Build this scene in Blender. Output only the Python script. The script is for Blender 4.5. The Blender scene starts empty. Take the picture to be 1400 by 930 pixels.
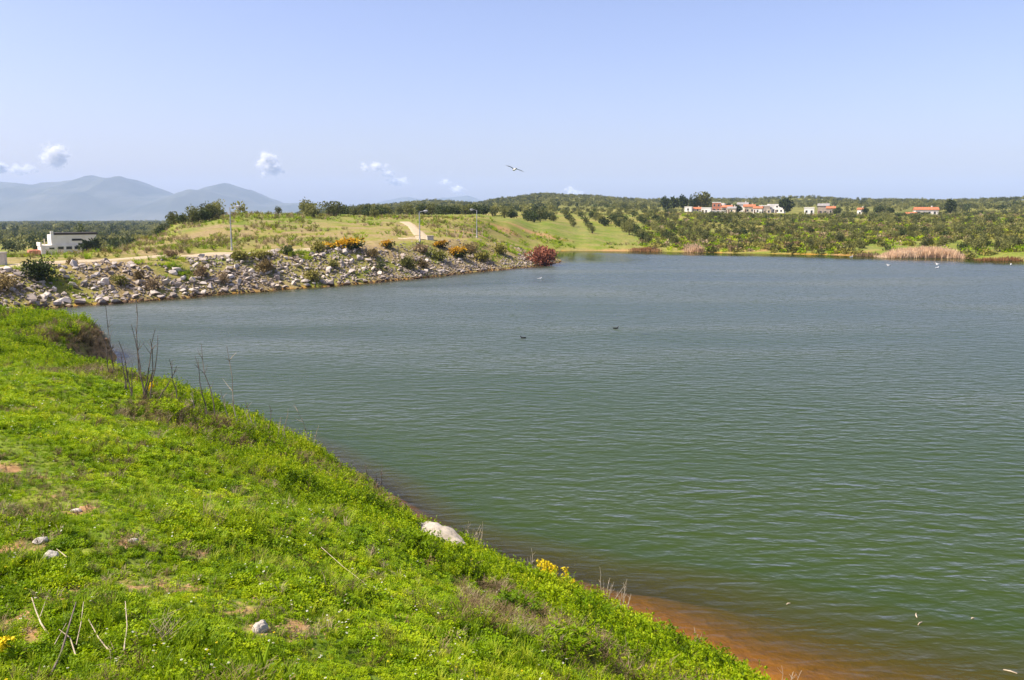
import bpy, bmesh, math, random
import numpy as np
from mathutils import Vector, Matrix

S = bpy.context.scene
COL = S.collection
R = math.radians
rng = np.random.default_rng(7)
random.seed(7)

# ------------------------------------------------------------------ camera, sky, sun, exposure
EYE = 9.0                      # metres above the water
FPX, W0, H0, HORIZON = 1150.0, 1400.0, 930.0, 290.0
PITCH = math.atan((H0/2-HORIZON)/FPX)
cam_d = bpy.data.cameras.new("camera")
cam_d.sensor_width = 36.0
cam_d.lens = 36.0*FPX/W0
cam_d.clip_start = 0.1
cam_d.clip_end = 80000
cam = bpy.data.objects.new("camera", cam_d)
cam.location = (0, 0, EYE)
cam.rotation_euler = (math.pi/2-PITCH, 0, 0)
COL.objects.link(cam)
S.camera = cam

SUN_AZ, SUN_EL = -102.0, 50.0    # degrees; azimuth from +Y, positive to the right
world = bpy.data.worlds.new("World")
S.world = world
world.use_nodes = True
wn = world.node_tree.nodes
wl = world.node_tree.links
bg = wn["Background"]
sky = wn.new("ShaderNodeTexSky")
sky.sky_type = 'NISHITA'
sky.sun_disc = False
sky.sun_elevation = R(SUN_EL)
sky.sun_rotation = R(SUN_AZ)
sky.altitude = 300
sky.air_density = 1.0
sky.dust_density = 2.8
sky.ozone_density = 4.5
tint = wn.new("ShaderNodeMix"); tint.data_type = 'RGBA'; tint.blend_type = 'MULTIPLY'; tint.inputs[0].default_value = 1.0
tint.inputs[7].default_value = (1.18, .965, 1.03, 1)      # the photograph's white balance
wl.new(sky.outputs[0], tint.inputs[6]); wl.new(tint.outputs[2], bg.inputs[0])
bg.inputs[1].default_value = 0.122

sun_d = bpy.data.lights.new("sun", 'SUN')
sun_d.energy = 5.0
sun_d.angle = R(0.53)
sun_d.color = (1.0, 0.93, 0.79)
sun = bpy.data.objects.new("sun", sun_d)
az, el = R(SUN_AZ), R(SUN_EL)
sdir = Vector((math.sin(az)*math.cos(el), math.cos(az)*math.cos(el), math.sin(el)))
sun.rotation_euler = (-sdir).to_track_quat('-Z', 'Y').to_euler()
sun.location = (-60, 10, 60)
COL.objects.link(sun)

S.view_settings.view_transform = 'Standard'
S.view_settings.look = 'None'
S.view_settings.gamma = 1.0
S.view_settings.use_curve_mapping = False
S.view_settings.exposure = 0.80
S.render.engine = 'CYCLES'
S.cycles.use_denoising = True
S.cycles.max_bounces = 10
S.cycles.diffuse_bounces = 3
S.cycles.glossy_bounces = 3
S.cycles.transmission_bounces = 4
S.cycles.transparent_max_bounces = 40
S.cycles.volume_bounces = 3
S.cycles.caustics_reflective = False
S.cycles.caustics_refractive = False

# ------------------------------------------------------------------ small helpers
def tag(o, label=None, cat=None, group=None, kind=None):
    if label: o["label"] = label
    if cat: o["category"] = cat
    if group: o["group"] = group
    if kind: o["kind"] = kind
    return o

def mesh_from(name, V, F, mats=(), smooth=False, mi=None):
    me = bpy.data.meshes.new(name)
    V = np.asarray(V, dtype=np.float32).reshape(-1, 3)
    me.vertices.add(len(V))
    me.vertices.foreach_set("co", V.ravel())
    if isinstance(F, np.ndarray):
        k = F.shape[1]
        me.loops.add(F.size)
        me.loops.foreach_set("vertex_index", F.ravel().astype(np.int32))
        me.polygons.add(len(F))
        me.polygons.foreach_set("loop_start", np.arange(0, F.size, k, dtype=np.int32))
    else:
        lens = np.array([len(f) for f in F], dtype=np.int32)
        flat = np.array([i for f in F for i in f], dtype=np.int32)
        me.loops.add(len(flat))
        me.loops.foreach_set("vertex_index", flat)
        me.polygons.add(len(F))
        me.polygons.foreach_set("loop_start", np.concatenate([[0], np.cumsum(lens)[:-1]]).astype(np.int32))
    for m in mats: me.materials.append(m)
    if mi is not None:
        me.polygons.foreach_set("material_index", np.asarray(mi, dtype=np.int32))
    me.polygons.foreach_set("use_smooth", np.full(len(me.polygons), bool(smooth)))
    me.update(calc_edges=True)
    me.validate()
    return me

def obj(name, me, parent=None, loc=(0, 0, 0), rz=0.0, scale=None):
    o = bpy.data.objects.new(name, me)
    COL.objects.link(o)
    o.location = loc
    o.rotation_euler = (0, 0, rz)
    if scale is not None:
        o.scale = (scale, scale, scale) if np.isscalar(scale) else scale
    if parent is not None: o.parent = parent
    return o

def empty(name, loc, rz=0.0, scale=None):
    o = obj(name, None, None, loc, rz, scale)
    o.empty_display_size = 0.3
    return o

def attr(me, name, arr):
    a = me.attributes.new(name, 'FLOAT', 'POINT')
    a.data.foreach_set("value", np.asarray(arr, dtype=np.float32))

# value noise -------------------------------------------------------
def _hash(ix, iy, seed):
    h = (ix.astype(np.int64)*374761393 + iy.astype(np.int64)*668265263 + seed*1274126177) & 0xFFFFFFFF
    h = ((h ^ (h >> 13))*1274126177) & 0xFFFFFFFF
    return ((h ^ (h >> 16)) & 0xFFFFFF)/float(0xFFFFFF)
def vnoise(x, y, seed=0):
    x = np.asarray(x, float); y = np.asarray(y, float)
    ix = np.floor(x); iy = np.floor(y)
    fx = x-ix; fy = y-iy
    fx = fx*fx*(3-2*fx); fy = fy*fy*(3-2*fy)
    a = _hash(ix, iy, seed); b = _hash(ix+1, iy, seed); c = _hash(ix, iy+1, seed); d = _hash(ix+1, iy+1, seed)
    return (a*(1-fx)+b*fx)*(1-fy)+(c*(1-fx)+d*fx)*fy
def fbm(x, y, seed=0, oct=4):
    s = 0; a = 0.5; t = 0
    for k in range(oct):
        s = s+a*vnoise(x*2**k, y*2**k, seed+k*17); t += a; a *= 0.5
    return s/t
def sstep(a, b, x):
    t = np.clip((x-a)/(b-a), 0, 1)
    return t*t*(3-2*t)
def smin(a, b, k):
    h = np.clip(0.5+0.5*(b-a)/k, 0, 1)
    return b*(1-h)+a*h-k*h*(1-h)

# ------------------------------------------------------------------ the lie of the land
# shoreline control points: x, y, bench height, first slope, blend start, blend end, zone (0 near bank, 1 riprap, 2 far shore)
SH = np.array([
    (150, -90, 5.0, .66, 60, 120, 0), (60, -38, 5.2, .66, 60, 120, 0), (25, -6.5, 5.0, .66, 60, 120, 0),
    (11.3, 7.4, 5.0, .57, 60, 120, 0), (4.7, 15.0, 5.0, .57, 60, 120, 0), (-1.5, 21.9, 4.8, .58, 60, 120, 0),
    (-7.5, 30.8, 3.8, .58, 60, 120, 0), (-14.0, 36.4, 2.9, .6, 60, 120, 0), (-19.2, 40.9, 2.2, .6, 60, 120, 0),
    (-23.2, 46.0, 2.0, .9, 60, 120, 0), (-24.4, 50.5, 1.9, 2.2, 60, 120, 0), (-26.5, 54.5, 1.9, 1.6, 60, 120, 0),
    (-33, 61, 1.9, .8, 60, 120, 0), (-40, 68, 2.0, .6, 45, 90, .3), (-46, 74, 2.6, .5, 20, 45, .8), (-44, 79, 3.0, .48, 14, 32, 1),
    (-36.5, 87, 3.2, .5, 14, 32, 1), (-27, 98.5, 3.3, .52, 14, 32, 1), (-18.5, 108, 3.4, .55, 14, 32, 1),
    (-11, 119, 3.8, .55, 14, 30, 1), (-4.5, 129, 4.2, .55, 14, 30, 1), (2.5, 139, 3.9, .5, 13, 28, 1),
    (7.5, 149, 2.6, .4, 8, 22, 1.2), (9.2, 158, 1.4, .3, 3, 22, 1.8), (7.5, 176, .9, .25, 1, 22, 2), (10, 196, .7, .25, 0, 20, 2),
    (30, 196, .6, .22, 0, 20, 2), (48, 187, .6, .22, 0, 20, 2), (64, 181, .6, .25, 0, 20, 2), (76, 172, .5, .2, 0, 20, 2),
    (88, 167, .5, .2, 0, 20, 2), (98, 155, .6, .25, 0, 20, 2), (135, 125, .6, .25, 0, 20, 2), (210, 60, .6, .25, 0, 20, 2),
    (230, -60, 2.0, .4, 0, 30, 1.0)], float)
def catmull(P, n=7):
    N = len(P); out = []
    for i in range(N):
        a, b, c, d = P[(i-1) % N], P[i], P[(i+1) % N], P[(i+2) % N]
        for k in range(n):
            t = k/n
            q = .5*((2*b)+(-a+c)*t+(2*a-5*b+4*c-d)*t*t+(-a+3*b-3*c+d)*t**3)
            lin = b*(1-t)+c*t
            q[2:] = lin[2:]
            out.append(q)
    return np.array(out)
SHP = catmull(SH)
# ragged little coves and points along the shore
_k = np.arange(len(SHP))
_rag = (vnoise(_k*.9, _k*0+.5, 91)-.5)
_tan = np.roll(SHP[:, :2], -1, 0)-np.roll(SHP[:, :2], 1, 0)
_tan /= np.linalg.norm(_tan, axis=1)[:, None]
SHP[:, 0] += -_tan[:, 1]*_rag*np.where(SHP[:, 6] < .5, .7, 1.5)
SHP[:, 1] += _tan[:, 0]*_rag*np.where(SHP[:, 6] < .5, .7, 1.5)

def shore(x, y):
    """signed distance to the shoreline (positive on land) and the shore's properties there"""
    x = np.asarray(x, float).ravel(); y = np.asarray(y, float).ravel()
    sd = np.full(len(x), 1e9); pr = np.zeros((len(x), 5)); arc = np.zeros(len(x))
    m = (np.hypot(x-40, y-80) < 520)
    idx = np.nonzero(m)[0]
    A = SHP[:, :2]; B = np.roll(A, -1, 0); PB = np.roll(SHP[:, 2:], -1, 0)
    L = np.linalg.norm(B-A, axis=1); cum = np.concatenate([[0], np.cumsum(L)[:-1]])
    for c0 in range(0, len(idx), 20000):
        ii = idx[c0:c0+20000]
        px = x[ii][:, None]; py = y[ii][:, None]
        dx = (B-A)[:, 0]; dy = (B-A)[:, 1]
        t = np.clip(((px-A[:, 0])*dx+(py-A[:, 1])*dy)/(dx*dx+dy*dy), 0, 1)
        d2 = (px-A[:, 0]-t*dx)**2+(py-A[:, 1]-t*dy)**2
        j = np.argmin(d2, 1); r = np.arange(len(ii)); tt = t[r, j]
        cond = ((A[:, 1] > py) != (B[:, 1] > py)) & (px < dx*(py-A[:, 1])/np.where(dy == 0, 1e-9, dy)+A[:, 0])
        inside = cond.sum(1) % 2 == 1
        sd[ii] = np.sqrt(d2[r, j])*np.where(inside, -1, 1)
        pr[ii] = SHP[j, 2:]*(1-tt)[:, None]+PB[j]*tt[:, None]
        arc[ii] = cum[j]+tt*L[j]
    far = ~m
    pr[far] = (0.6, .25, 0, 20, 2)
    return sd, pr, arc

DD = [60, 110, 140, 170, 200, 250, 320, 420, 550, 800, 1200, 2000, 3500, 7000, 14000]
TAB = {   # photo column -> height of the land at the distances above
    0:    [3.5, 3.4, 1.4, .2, -1, -3, -4, -5, -6.5, -9, -12.5, -18, -31, -90, -160],
    100:  [3.5, 3.6, 2.2, .8, -.8, -3, -4, -5, -6.5, -9, -12.5, -18, -31, -90, -160],
    150:  [3.5, 3.8, 2.8, 1.6, -.2, -3, -4, -5, -6.5, -9, -12.5, -18, -31, -90, -160],
    200:  [3.8, 3.9, 3.8, 4.2, 3.0, -.6, -3, -4.5, -6, -9, -12.5, -18, -30, -90, -160],
    250:  [3.8, 4.0, 4.4, 6.2, 7.0, 3.4, -1, -4, -6, -9, -12.5, -18, -29, -90, -160],
    330:  [3.8, 4.2, 4.9, 7.4, 8.8, 7.6, 3.5, 0, -3, -7, -10, -15, -28, -90, -160],
    450:  [4, 4.4, 5.2, 6.8, 7.9, 8.0, 7.0, 5.5, 4.6, 6, 9.5, 6, -25, -90, -160],
    510:  [4, 4.5, 5.2, 6.7, 7.8, 8.0, 7.2, 6, 6, 9, 16, 8, -25, -90, -160],
    580:  [4, 4.6, 5.2, 6.7, 7.9, 8.1, 7.5, 6.8, 8, 13, 24.5, 10, -25, -90, -160],
    650:  [4, 4.6, 5.0, 6.0, 7.5, 8.0, 7.8, 7.6, 8.6, 13, 20.5, 12, -25, -90, -160],
    690:  [4, 4.2, 4.0, 4.6, 6.3, 7.2, 8.0, 8.2, 9.2, 14.5, 27, 15, -25, -90, -160],
    740:  [1, 1, 1.5, 2.0, 3.4, 6.0, 7.9, 8.5, 10, 17, 32, 20, -25, -90, -160],
    800:  [0, 0, 0, 0, 1.6, 4.0, 6.9, 8.5, 10.4, 16.5, 29, 20, -25, -90, -160],
    850:  [0, 0, 0, 0, 1.0, 3.4, 6.2, 8.2, 10.2, 15, 24.5, 20, -25, -90, -160],
    900:  [0, 0, 0, 0, .8, 3.0, 5.7, 7.6, 9.0, 13.5, 23.5, 20, -25, -90, -160],
    1000: [0, 0, 0, 0, 1.0, 2.7, 5.0, 6.5, 7.8, 13, 23.5, 20, -25, -90, -160],
    1100: [0, 0, 0, .3, 1.3, 2.9, 4.7, 6.0, 7.6, 14, 26, 20, -25, -90, -160],
    1200: [0, 0, 0, .6, 1.5, 3.0, 4.3, 5.7, 7.3, 13, 23.5, 20, -25, -90, -160],
    1300: [0, 0, .2, .9, 1.7, 3.0, 4.3, 5.6, 7.2, 12.5, 21.5, 20, -25, -90, -160],
    1400: [0, 0, .5, 1.2, 2.0, 3.2, 4.5, 5.8, 7.8, 13, 24.6, 20, -25, -90, -160]}
_tc = np.array(sorted(TAB)); _tz = np.array([TAB[c] for c in _tc], float); _ld = np.log(DD)
def column(x, y):
    return 700+1163*x/np.maximum(y, .05*np.abs(x)+1e-3)
def table(x, y):
    c = np.clip(column(x, y), _tc[0], _tc[-1]); d = np.log(np.clip(np.hypot(x, y)*.97, DD[0], DD[-1]))
    i = np.clip(np.searchsorted(_tc, c)-1, 0, len(_tc)-2); f = (c-_tc[i])/(_tc[i+1]-_tc[i]); f = f*f*(3-2*f)
    j = np.clip(np.searchsorted(_ld, d)-1, 0, len(_ld)-2); g = (d-_ld[j])/(_ld[j+1]-_ld[j])
    g = g*.4+.6*g*g*(3-2*g)
    return (_tz[i, j]*(1-f)+_tz[i+1, j]*f)*(1-g)+(_tz[i, j+1]*(1-f)+_tz[i+1, j+1]*f)*g

def land(x, y, full=False):
    shp = np.shape(x)
    x = np.asarray(x, float).ravel(); y = np.asarray(y, float).ravel()
    sd, pr, arc = shore(x, y)
    hb, s1, a, b, zone = pr.T
    z = table(x, y)
    r = np.hypot(x, y)
    z += (fbm(x/14, y/14, 3)-.5)*np.clip((r-100)/120, 0, 1)*1.6+(fbm(x/120, y/120, 5)-.5)*np.clip((r-300)/900, 0, 1)*7
    near = np.clip(1-zone*2, 0, 1)
    nz = (fbm(x/2.3, y/2.3, 11)-.5)
    rise = np.maximum(s1*sd, .0)
    sh = smin(rise, hb+.05*sd, .8+.2*hb*near*.4)+nz*.5*near*np.clip(sd/3, 0, 1)+nz*.5*(1-near)*np.clip(sd/4, 0, 1)
    sh = sh+near*(1.9*np.exp(-(r/2.6)**2)+np.clip(sd-13, 0, 60)*.05)
    w = np.where(b > a, sstep(a, np.maximum(b, a+1), sd), 0)
    zz = sh*(1-w)+z*w
    bed = -np.minimum(5, np.where(zone < .5, np.interp(y, [12, 15.5, 20, 25], [.13, .15, .25, .7]), .5)*np.abs(sd)+.012*sd**2*0)+(fbm(x/3, y/3, 23)-.5)*.12
    zz = np.where(sd < 0, np.minimum(bed, -.01), np.maximum(zz, .0))if False else np.where(sd < 0, bed, zz)
    if full:
        return zz.reshape(shp), sd.reshape(shp), zone.reshape(shp), arc.reshape(shp)
    return zz.reshape(shp)

def ray(px, py):
    u = (px-W0/2)/FPX; v = (H0/2-py)/FPX
    c, s = math.cos(PITCH), math.sin(PITCH)
    return np.array([u, c+v*s, -s+v*c])
def hit(px, py, tmin=3.0, tmax=3000, rim=True):
    """where the sight line through a point of the photograph meets the ground"""
    d = ray(px, py); t = np.geomspace(tmin, tmax, 500)
    P = d[None]*t[:, None]; h = P[:, 2]+EYE-np.maximum(land(P[:, 0], P[:, 1]), 0)
    k = np.nonzero(h < 0)[0]
    if len(k) == 0: k = [len(t)-1]
    k = k[0]
    t2 = np.linspace(t[max(k-1, 0)], t[k], 40); P = d[None]*t2[:, None]
    h = P[:, 2]+EYE-np.maximum(land(P[:, 0], P[:, 1]), 0); k = np.nonzero(h < 0)[0]; k = k[0] if len(k) else -1
    x, y = float(P[k, 0]), float(P[k, 1])
    if tmax > 100 and tmin < 10 and y < 60:
        sd, pr, _ = shore(np.array([x]), np.array([y]))
        if sd[0] < .5 and pr[0, 4] < .5 and rim:      # the sight line just clears the bank: stand it on the rim
            P = d[None]*t[:, None]; sd, pr, _ = shore(P[:, 0], P[:, 1])
            g = P[:, 2]+EYE-land(P[:, 0], P[:, 1]); g[(sd < .5) | (t < 8) | (t > 70)] = 99
            k = int(np.argmin(g))
            if g[k] < 2.2: x, y = float(P[k, 0]), float(P[k, 1])
    return x, y
def at(px, dist):
    """ground point in the photograph's column px at a given distance"""
    x = (px-W0/2)/FPX; y = math.cos(PITCH)
    return x/y*dist, dist
def gz(x, y): return float(land(np.array([x]), np.array([y]))[0])

# ------------------------------------------------------------------ materials
def mat(name):
    m = bpy.data.materials.new(name); m.use_nodes = True
    nt = m.node_tree; b = nt.nodes["Principled BSDF"]
    return m, nt.nodes, nt.links, b
def N(nodes, t, **kw):
    n = nodes.new(t)
    for k, v in kw.items(): setattr(n, k, v)
    return n
def noise(nodes, links, scale, detail=3, vec=None, rough=.55, dist=0):
    n = nodes.new("ShaderNodeTexNoise"); n.inputs["Scale"].default_value = scale
    n.inputs["Detail"].default_value = detail; n.inputs["Roughness"].default_value = rough
    n.inputs["Distortion"].default_value = dist
    if vec is not None: links.new(vec, n.inputs["Vector"])
    return n
def ramp(nodes, links, fac, stops):
    r = nodes.new("ShaderNodeValToRGB"); e = r.color_ramp.elements
    while len(e) < len(stops): e.new(.5)
    for k, (p, c) in enumerate(stops):
        e[k].position = p; e[k].color = (*c, 1) if len(c) == 3 else c
    links.new(fac, r.inputs[0]); return r
def mixc(nodes, links, fac, a, b, mode='MIX'):
    n = nodes.new("ShaderNodeMix"); n.data_type = 'RGBA'; n.blend_type = mode
    for sock, v in ((n.inputs[0], fac), (n.inputs[6], a), (n.inputs[7], b)):
        if hasattr(v, "is_linked"): links.new(v, sock)
        elif isinstance(v, (int, float)): sock.default_value = v
        else: sock.default_value = (*v, 1)
    return n.outputs[2]
def math_(nodes, links, op, a, b=None, clamp=False):
    n = nodes.new("ShaderNodeMath"); n.operation = op; n.use_clamp = clamp
    for sock, v in zip(n.inputs, (a, b)):
        if v is None: continue
        if hasattr(v, "is_linked"): links.new(v, sock)
        else: sock.default_value = v
    return n.outputs[0]
def simple(name, c1, c2=None, rough=.8, scale=4, bump=0.0, spec=.3):
    m, n, l, b = mat(name)
    geo = n.new("ShaderNodeNewGeometry")
    nz = noise(n, l, scale, 5, geo.outputs["Position"])
    c2 = c2 or tuple(v*.75 for v in c1)
    r = ramp(n, l, nz.outputs[0], [(.35, c2), (.65, c1)])
    l.new(r.outputs[0], b.inputs["Base Color"])
    b.inputs["Roughness"].default_value = rough; b.inputs["Specular IOR Level"].default_value = spec
    if bump:
        bp = n.new("ShaderNodeBump"); bp.inputs["Strength"].default_value = bump; bp.inputs["Distance"].default_value = .05
        l.new(nz.outputs[0], bp.inputs["Height"]); l.new(bp.outputs[0], b.inputs["Normal"])
    return m
def leaf(name, stops, trans=.35, rough=.55, patch=.5, wide=.25):
    """thin leaves: a colour per plant and per place, some light passing through"""
    m, n, l, b = mat(name)
    oi = n.new("ShaderNodeObjectInfo"); geo = n.new("ShaderNodeNewGeometry")
    nz = noise(n, l, patch, 3, geo.outputs["Position"])
    nz2 = noise(n, l, 9.0, 1, geo.outputs["Position"])
    f = math_(n, l, 'MULTIPLY_ADD', oi.outputs["Random"], wide)
    f.node.inputs[2].default_value = -wide/2
    f = math_(n, l, 'ADD', nz.outputs[0], f)
    g = math_(n, l, 'MULTIPLY_ADD', nz2.outputs[0], .3); g.node.inputs[2].default_value = -.15
    f = math_(n, l, 'ADD', f, g, True)
    r = ramp(n, l, f, stops)
    l.new(r.outputs[0], b.inputs["Base Color"])
    b.inputs["Roughness"].default_value = rough; b.inputs["Specular IOR Level"].default_value = .12
    tr = n.new("ShaderNodeBsdfTranslucent"); l.new(r.outputs[0], tr.inputs[0])
    mx = n.new("ShaderNodeMixShader"); mx.inputs[0].default_value = trans
    l.new(b.outputs[0], mx.inputs[1]); l.new(tr.outputs[0], mx.inputs[2])
    l.new(mx.outputs[0], n["Material Output"].inputs[0])
    return m

# ground: cover types come from where things grow and where the soil lies open
def ground_material():
    m, n, l, b = mat("ground_cover")
    geo = n.new("ShaderNodeNewGeometry"); P = geo.outputs["Position"]
    def A(s):
        a = n.new("ShaderNodeAttribute"); a.attribute_name = s; return a.outputs["Fac"]
    big = noise(n, l, .02, 4, P); mid = noise(n, l, .16, 5, P); fine = noise(n, l, 1.7, 5, P); tiny = noise(n, l, 14, 3, P)
    lush = ramp(n, l, fine.outputs[0], [(.3, (.060, .105, .012)), (.55, (.13, .19, .018)), (.75, (.20, .235, .030))])
    mead = ramp(n, l, mid.outputs[0], [(.26, (.11, .12, .020)), (.42, (.19, .195, .028)), (.54, (.25, .22, .045)), (.72, (.30, .22, .085))])
    dry = ramp(n, l, fine.outputs[0], [(.3, (.17, .12, .055)), (.55, (.27, .20, .10)), (.8, (.36, .27, .16))])
    soil = ramp(n, l, tiny.outputs[0], [(.3, (.24, .135, .055)), (.55, (.37, .22, .095)), (.8, (.48, .32, .16))])
    mott = noise(n, l, .45, 4, P)
    lf = math_(n, l, 'MULTIPLY', A("lush"), ramp(n, l, mott.outputs[0], [(.36, (.35,)*3), (.58, (1,)*3)]).outputs[0])
    c = mixc(n, l, lf, mead.outputs[0], lush.outputs[0])
    dm = math_(n, l, 'MULTIPLY', A("dry"), ramp(n, l, mid.outputs[0], [(.38, (0, 0, 0)), (.6, (1, 1, 1))]).outputs[0])
    c = mixc(n, l, dm, c, dry.outputs[0])
    far = mixc(n, l, ramp(n, l, big.outputs[0], [(.4, (0, 0, 0)), (.62, (1, 1, 1))]).outputs[0], (.095, .105, .026), (.19, .18, .038))
    c = mixc(n, l, A("wood"), c, far)
    sp = noise(n, l, 3.0, 4, P)
    se = math_(n, l, 'ADD', A("soil"), math_(n, l, 'MULTIPLY_ADD', sp.outputs[0], .7))
    se.node.inputs[1].links[0].from_node.inputs[2].default_value = -.35
    c = mixc(n, l, ramp(n, l, se, [(.32, (0, 0, 0)), (.75, (1, 1, 1))]).outputs[0], c, soil.outputs[0])
    bedc = ramp(n, l, fine.outputs[0], [(.3, (.34, .165, .028)), (.7, (.46, .25, .05))])
    c = mixc(n, l, A("bed"), c, bedc.outputs[0])
    l.new(c, b.inputs["Base Color"])
    b.inputs["Roughness"].default_value = .95; b.inputs["Specular IOR Level"].default_value = .1
    bp = n.new("ShaderNodeBump"); bp.inputs["Strength"].default_value = .7; bp.inputs["Distance"].default_value = .25
    l.new(fine.outputs[0], bp.inputs["Height"]); l.new(bp.outputs[0], b.inputs["Normal"])
    return m
M_ground = ground_material()

def water_material():
    m, n, l, b = mat("lake_water")
    geo = n.new("ShaderNodeNewGeometry")
    def A(s):
        a = n.new("ShaderNodeAttribute"); a.attribute_name = s; return a.outputs["Fac"]
    def mapped(rot, sc, loc=(0, 0, 0)):
        mp = n.new("ShaderNodeMapping"); mp.inputs["Rotation"].default_value = (0, 0, R(rot)); mp.inputs["Scale"].default_value = sc
        mp.inputs["Location"].default_value = loc
        l.new(geo.outputs["Position"], mp.inputs["Vector"]); return mp.outputs[0]
    w1 = noise(n, l, 1.0, 2, mapped(20, (.85, 1.9, 1)), .5, .35)
    w2 = noise(n, l, 1.0, 2, mapped(-12, (1.1, 2.7, 1), (7, 3, 0)), .5, .3)
    w3 = noise(n, l, 1.0, 3, mapped(30, (3.6, 4.6, 1), (1, 9, 0)), .55, .2)
    gust = noise(n, l, .045, 3, mapped(5, (.5, 1.6, 1)))
    h = math_(n, l, 'ADD', w1.outputs[0], math_(n, l, 'MULTIPLY', w2.outputs[0], .7))
    h = math_(n, l, 'ADD', h, math_(n, l, 'MULTIPLY', w3.outputs[0], .26))
    amp = math_(n, l, 'MULTIPLY', A("ripple"), ramp(n, l, gust.outputs[0], [(.32, (.45,)*3), (.66, (1,)*3)]).outputs[0])
    h = math_(n, l, 'MULTIPLY', h, amp)
    bp = n.new("ShaderNodeBump"); bp.inputs["Strength"].default_value = 1.0; bp.inputs["Distance"].default_value = .15
    l.new(h, bp.inputs["Height"])
    fr = n.new("ShaderNodeFresnel"); fr.inputs[0].default_value = 1.333; l.new(bp.outputs[0], fr.inputs[1])
    gl = n.new("ShaderNodeBsdfGlossy"); gl.inputs["Color"].default_value = (.62, .62, .62, 1)
    l.new(math_(n, l, 'MULTIPLY_ADD', amp, .38), gl.inputs["Roughness"]); gl.inputs["Roughness"].links[0].from_node.inputs[2].default_value = .05
    l.new(bp.outputs[0], gl.inputs["Normal"])
    # silt in suspension: the deeper, the less of the bed is seen
    murk = math_(n, l, 'SUBTRACT', 1.0, math_(n, l, 'POWER', 2.718, math_(n, l, 'MULTIPLY', A("depth"), -2.0)), True)
    tint = mixc(n, l, math_(n, l, 'MULTIPLY', A("depth"), .45, True), (.95, .80, .55), (.35, .45, .25))
    tp = n.new("ShaderNodeBsdfTransparent"); l.new(tint, tp.inputs[0])
    df = n.new("ShaderNodeBsdfDiffuse")
    l.new(mixc(n, l, math_(n, l, 'MULTIPLY', A("depth"), .85, True), (.075, .055, .006), (.031, .052, .006)), df.inputs[0])
    body = n.new("ShaderNodeMixShader"); l.new(murk, body.inputs[0]); l.new(tp.outputs[0], body.inputs[1]); l.new(df.outputs[0], body.inputs[2])
    mx = n.new("ShaderNodeMixShader"); l.new(fr.outputs[0], mx.inputs[0]); l.new(body.outputs[0], mx.inputs[1]); l.new(gl.outputs[0], mx.inputs[2])
    l.new(mx.outputs[0], n["Material Output"].inputs[0])
    return m
M_water = water_material()

# ------------------------------------------------------------------ ground sheet
def polar(th, rr):
    T, RR = np.meshgrid(th, rr)
    return RR*np.sin(T), RR*np.cos(T)
def grid_faces(nr, nc):
    i = np.arange(nr-1)[:, None]*nc+np.arange(nc-1)[None]
    return np.stack([i, i+1, i+nc+1, i+nc], -1).reshape(-1, 4)
TH = np.concatenate([np.linspace(R(-150), R(-42), 40)[:-1], np.linspace(R(-42), R(42), 560), np.linspace(R(42), R(150), 40)[1:]])
RRG = np.concatenate([np.geomspace(.6, 5, 24)[:-1], np.geomspace(5, 230, 400)[:-1], np.geomspace(230, 2200, 150)[:-1], np.geomspace(2200, 13500, 24)])
GX, GY = polar(TH, RRG)
GZ, GSD, GZONE, GARC = land(GX, GY, True)

# bare soil patches of the footpath on the near bank (photo position, radius in metres)
SOIL = [(75, 678, .28), (105, 698, .34), (62, 655, .22), (182, 738, .22), (195, 800, .42), (172, 742, .2), (25, 750, .4), (330, 832, .3),
        (372, 862, .45), (400, 858, .3), (20, 848, .35), (30, 868, .3), (15, 720, .3), (90, 815, .35), (270, 760, .25), (262, 805, .2),
        (300, 700, .2), (62, 452, .9), (75, 505, .5), (85, 522, .4), (45, 500, .5), (55, 740, .25), (5, 640, .4), (160, 905, .3), (640, 880, .2), (30, 560, .35)]
SOILW = [(*hit(a, b), r) for a, b, r in SOIL]
PATHW = np.array([hit(a, b) for a, b in [(0, 600), (40, 640), (80, 685), (175, 740), (200, 800), (300, 830), (380, 862), (470, 905), (540, 960)]])
def path_dist(x, y):
    d = np.full(np.shape(x), 1e9)
    for a, b in zip(PATHW[:-1], PATHW[1:]):
        e = b-a; t = np.clip(((x-a[0])*e[0]+(y-a[1])*e[1])/(e@e), 0, 1)
        d = np.minimum(d, np.hypot(x-a[0]-t*e[0], y-a[1]-t*e[1]))
    return d
def soil_at(x, y):
    s = np.zeros(np.shape(x))
    for cx, cy, r in SOILW:
        q = ((x-cx)**2+(y-cy)**2)/(r*r); s = np.maximum(s, np.exp(-q*2.4))
    return np.clip(s*(2.6*fbm(x/.17, y/.17, 97, 3)-.45), 0, 1)
near = (GZONE < .5) & (np.hypot(GX, GY) < 90)
g_soil = np.where(near, soil_at(GX, GY)*.95, 0)
g_soil = np.maximum(g_soil, np.where(near & (GSD > -1) & (GSD < .9), 1-np.clip(GSD, 0, 1)*.9, 0))
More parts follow.
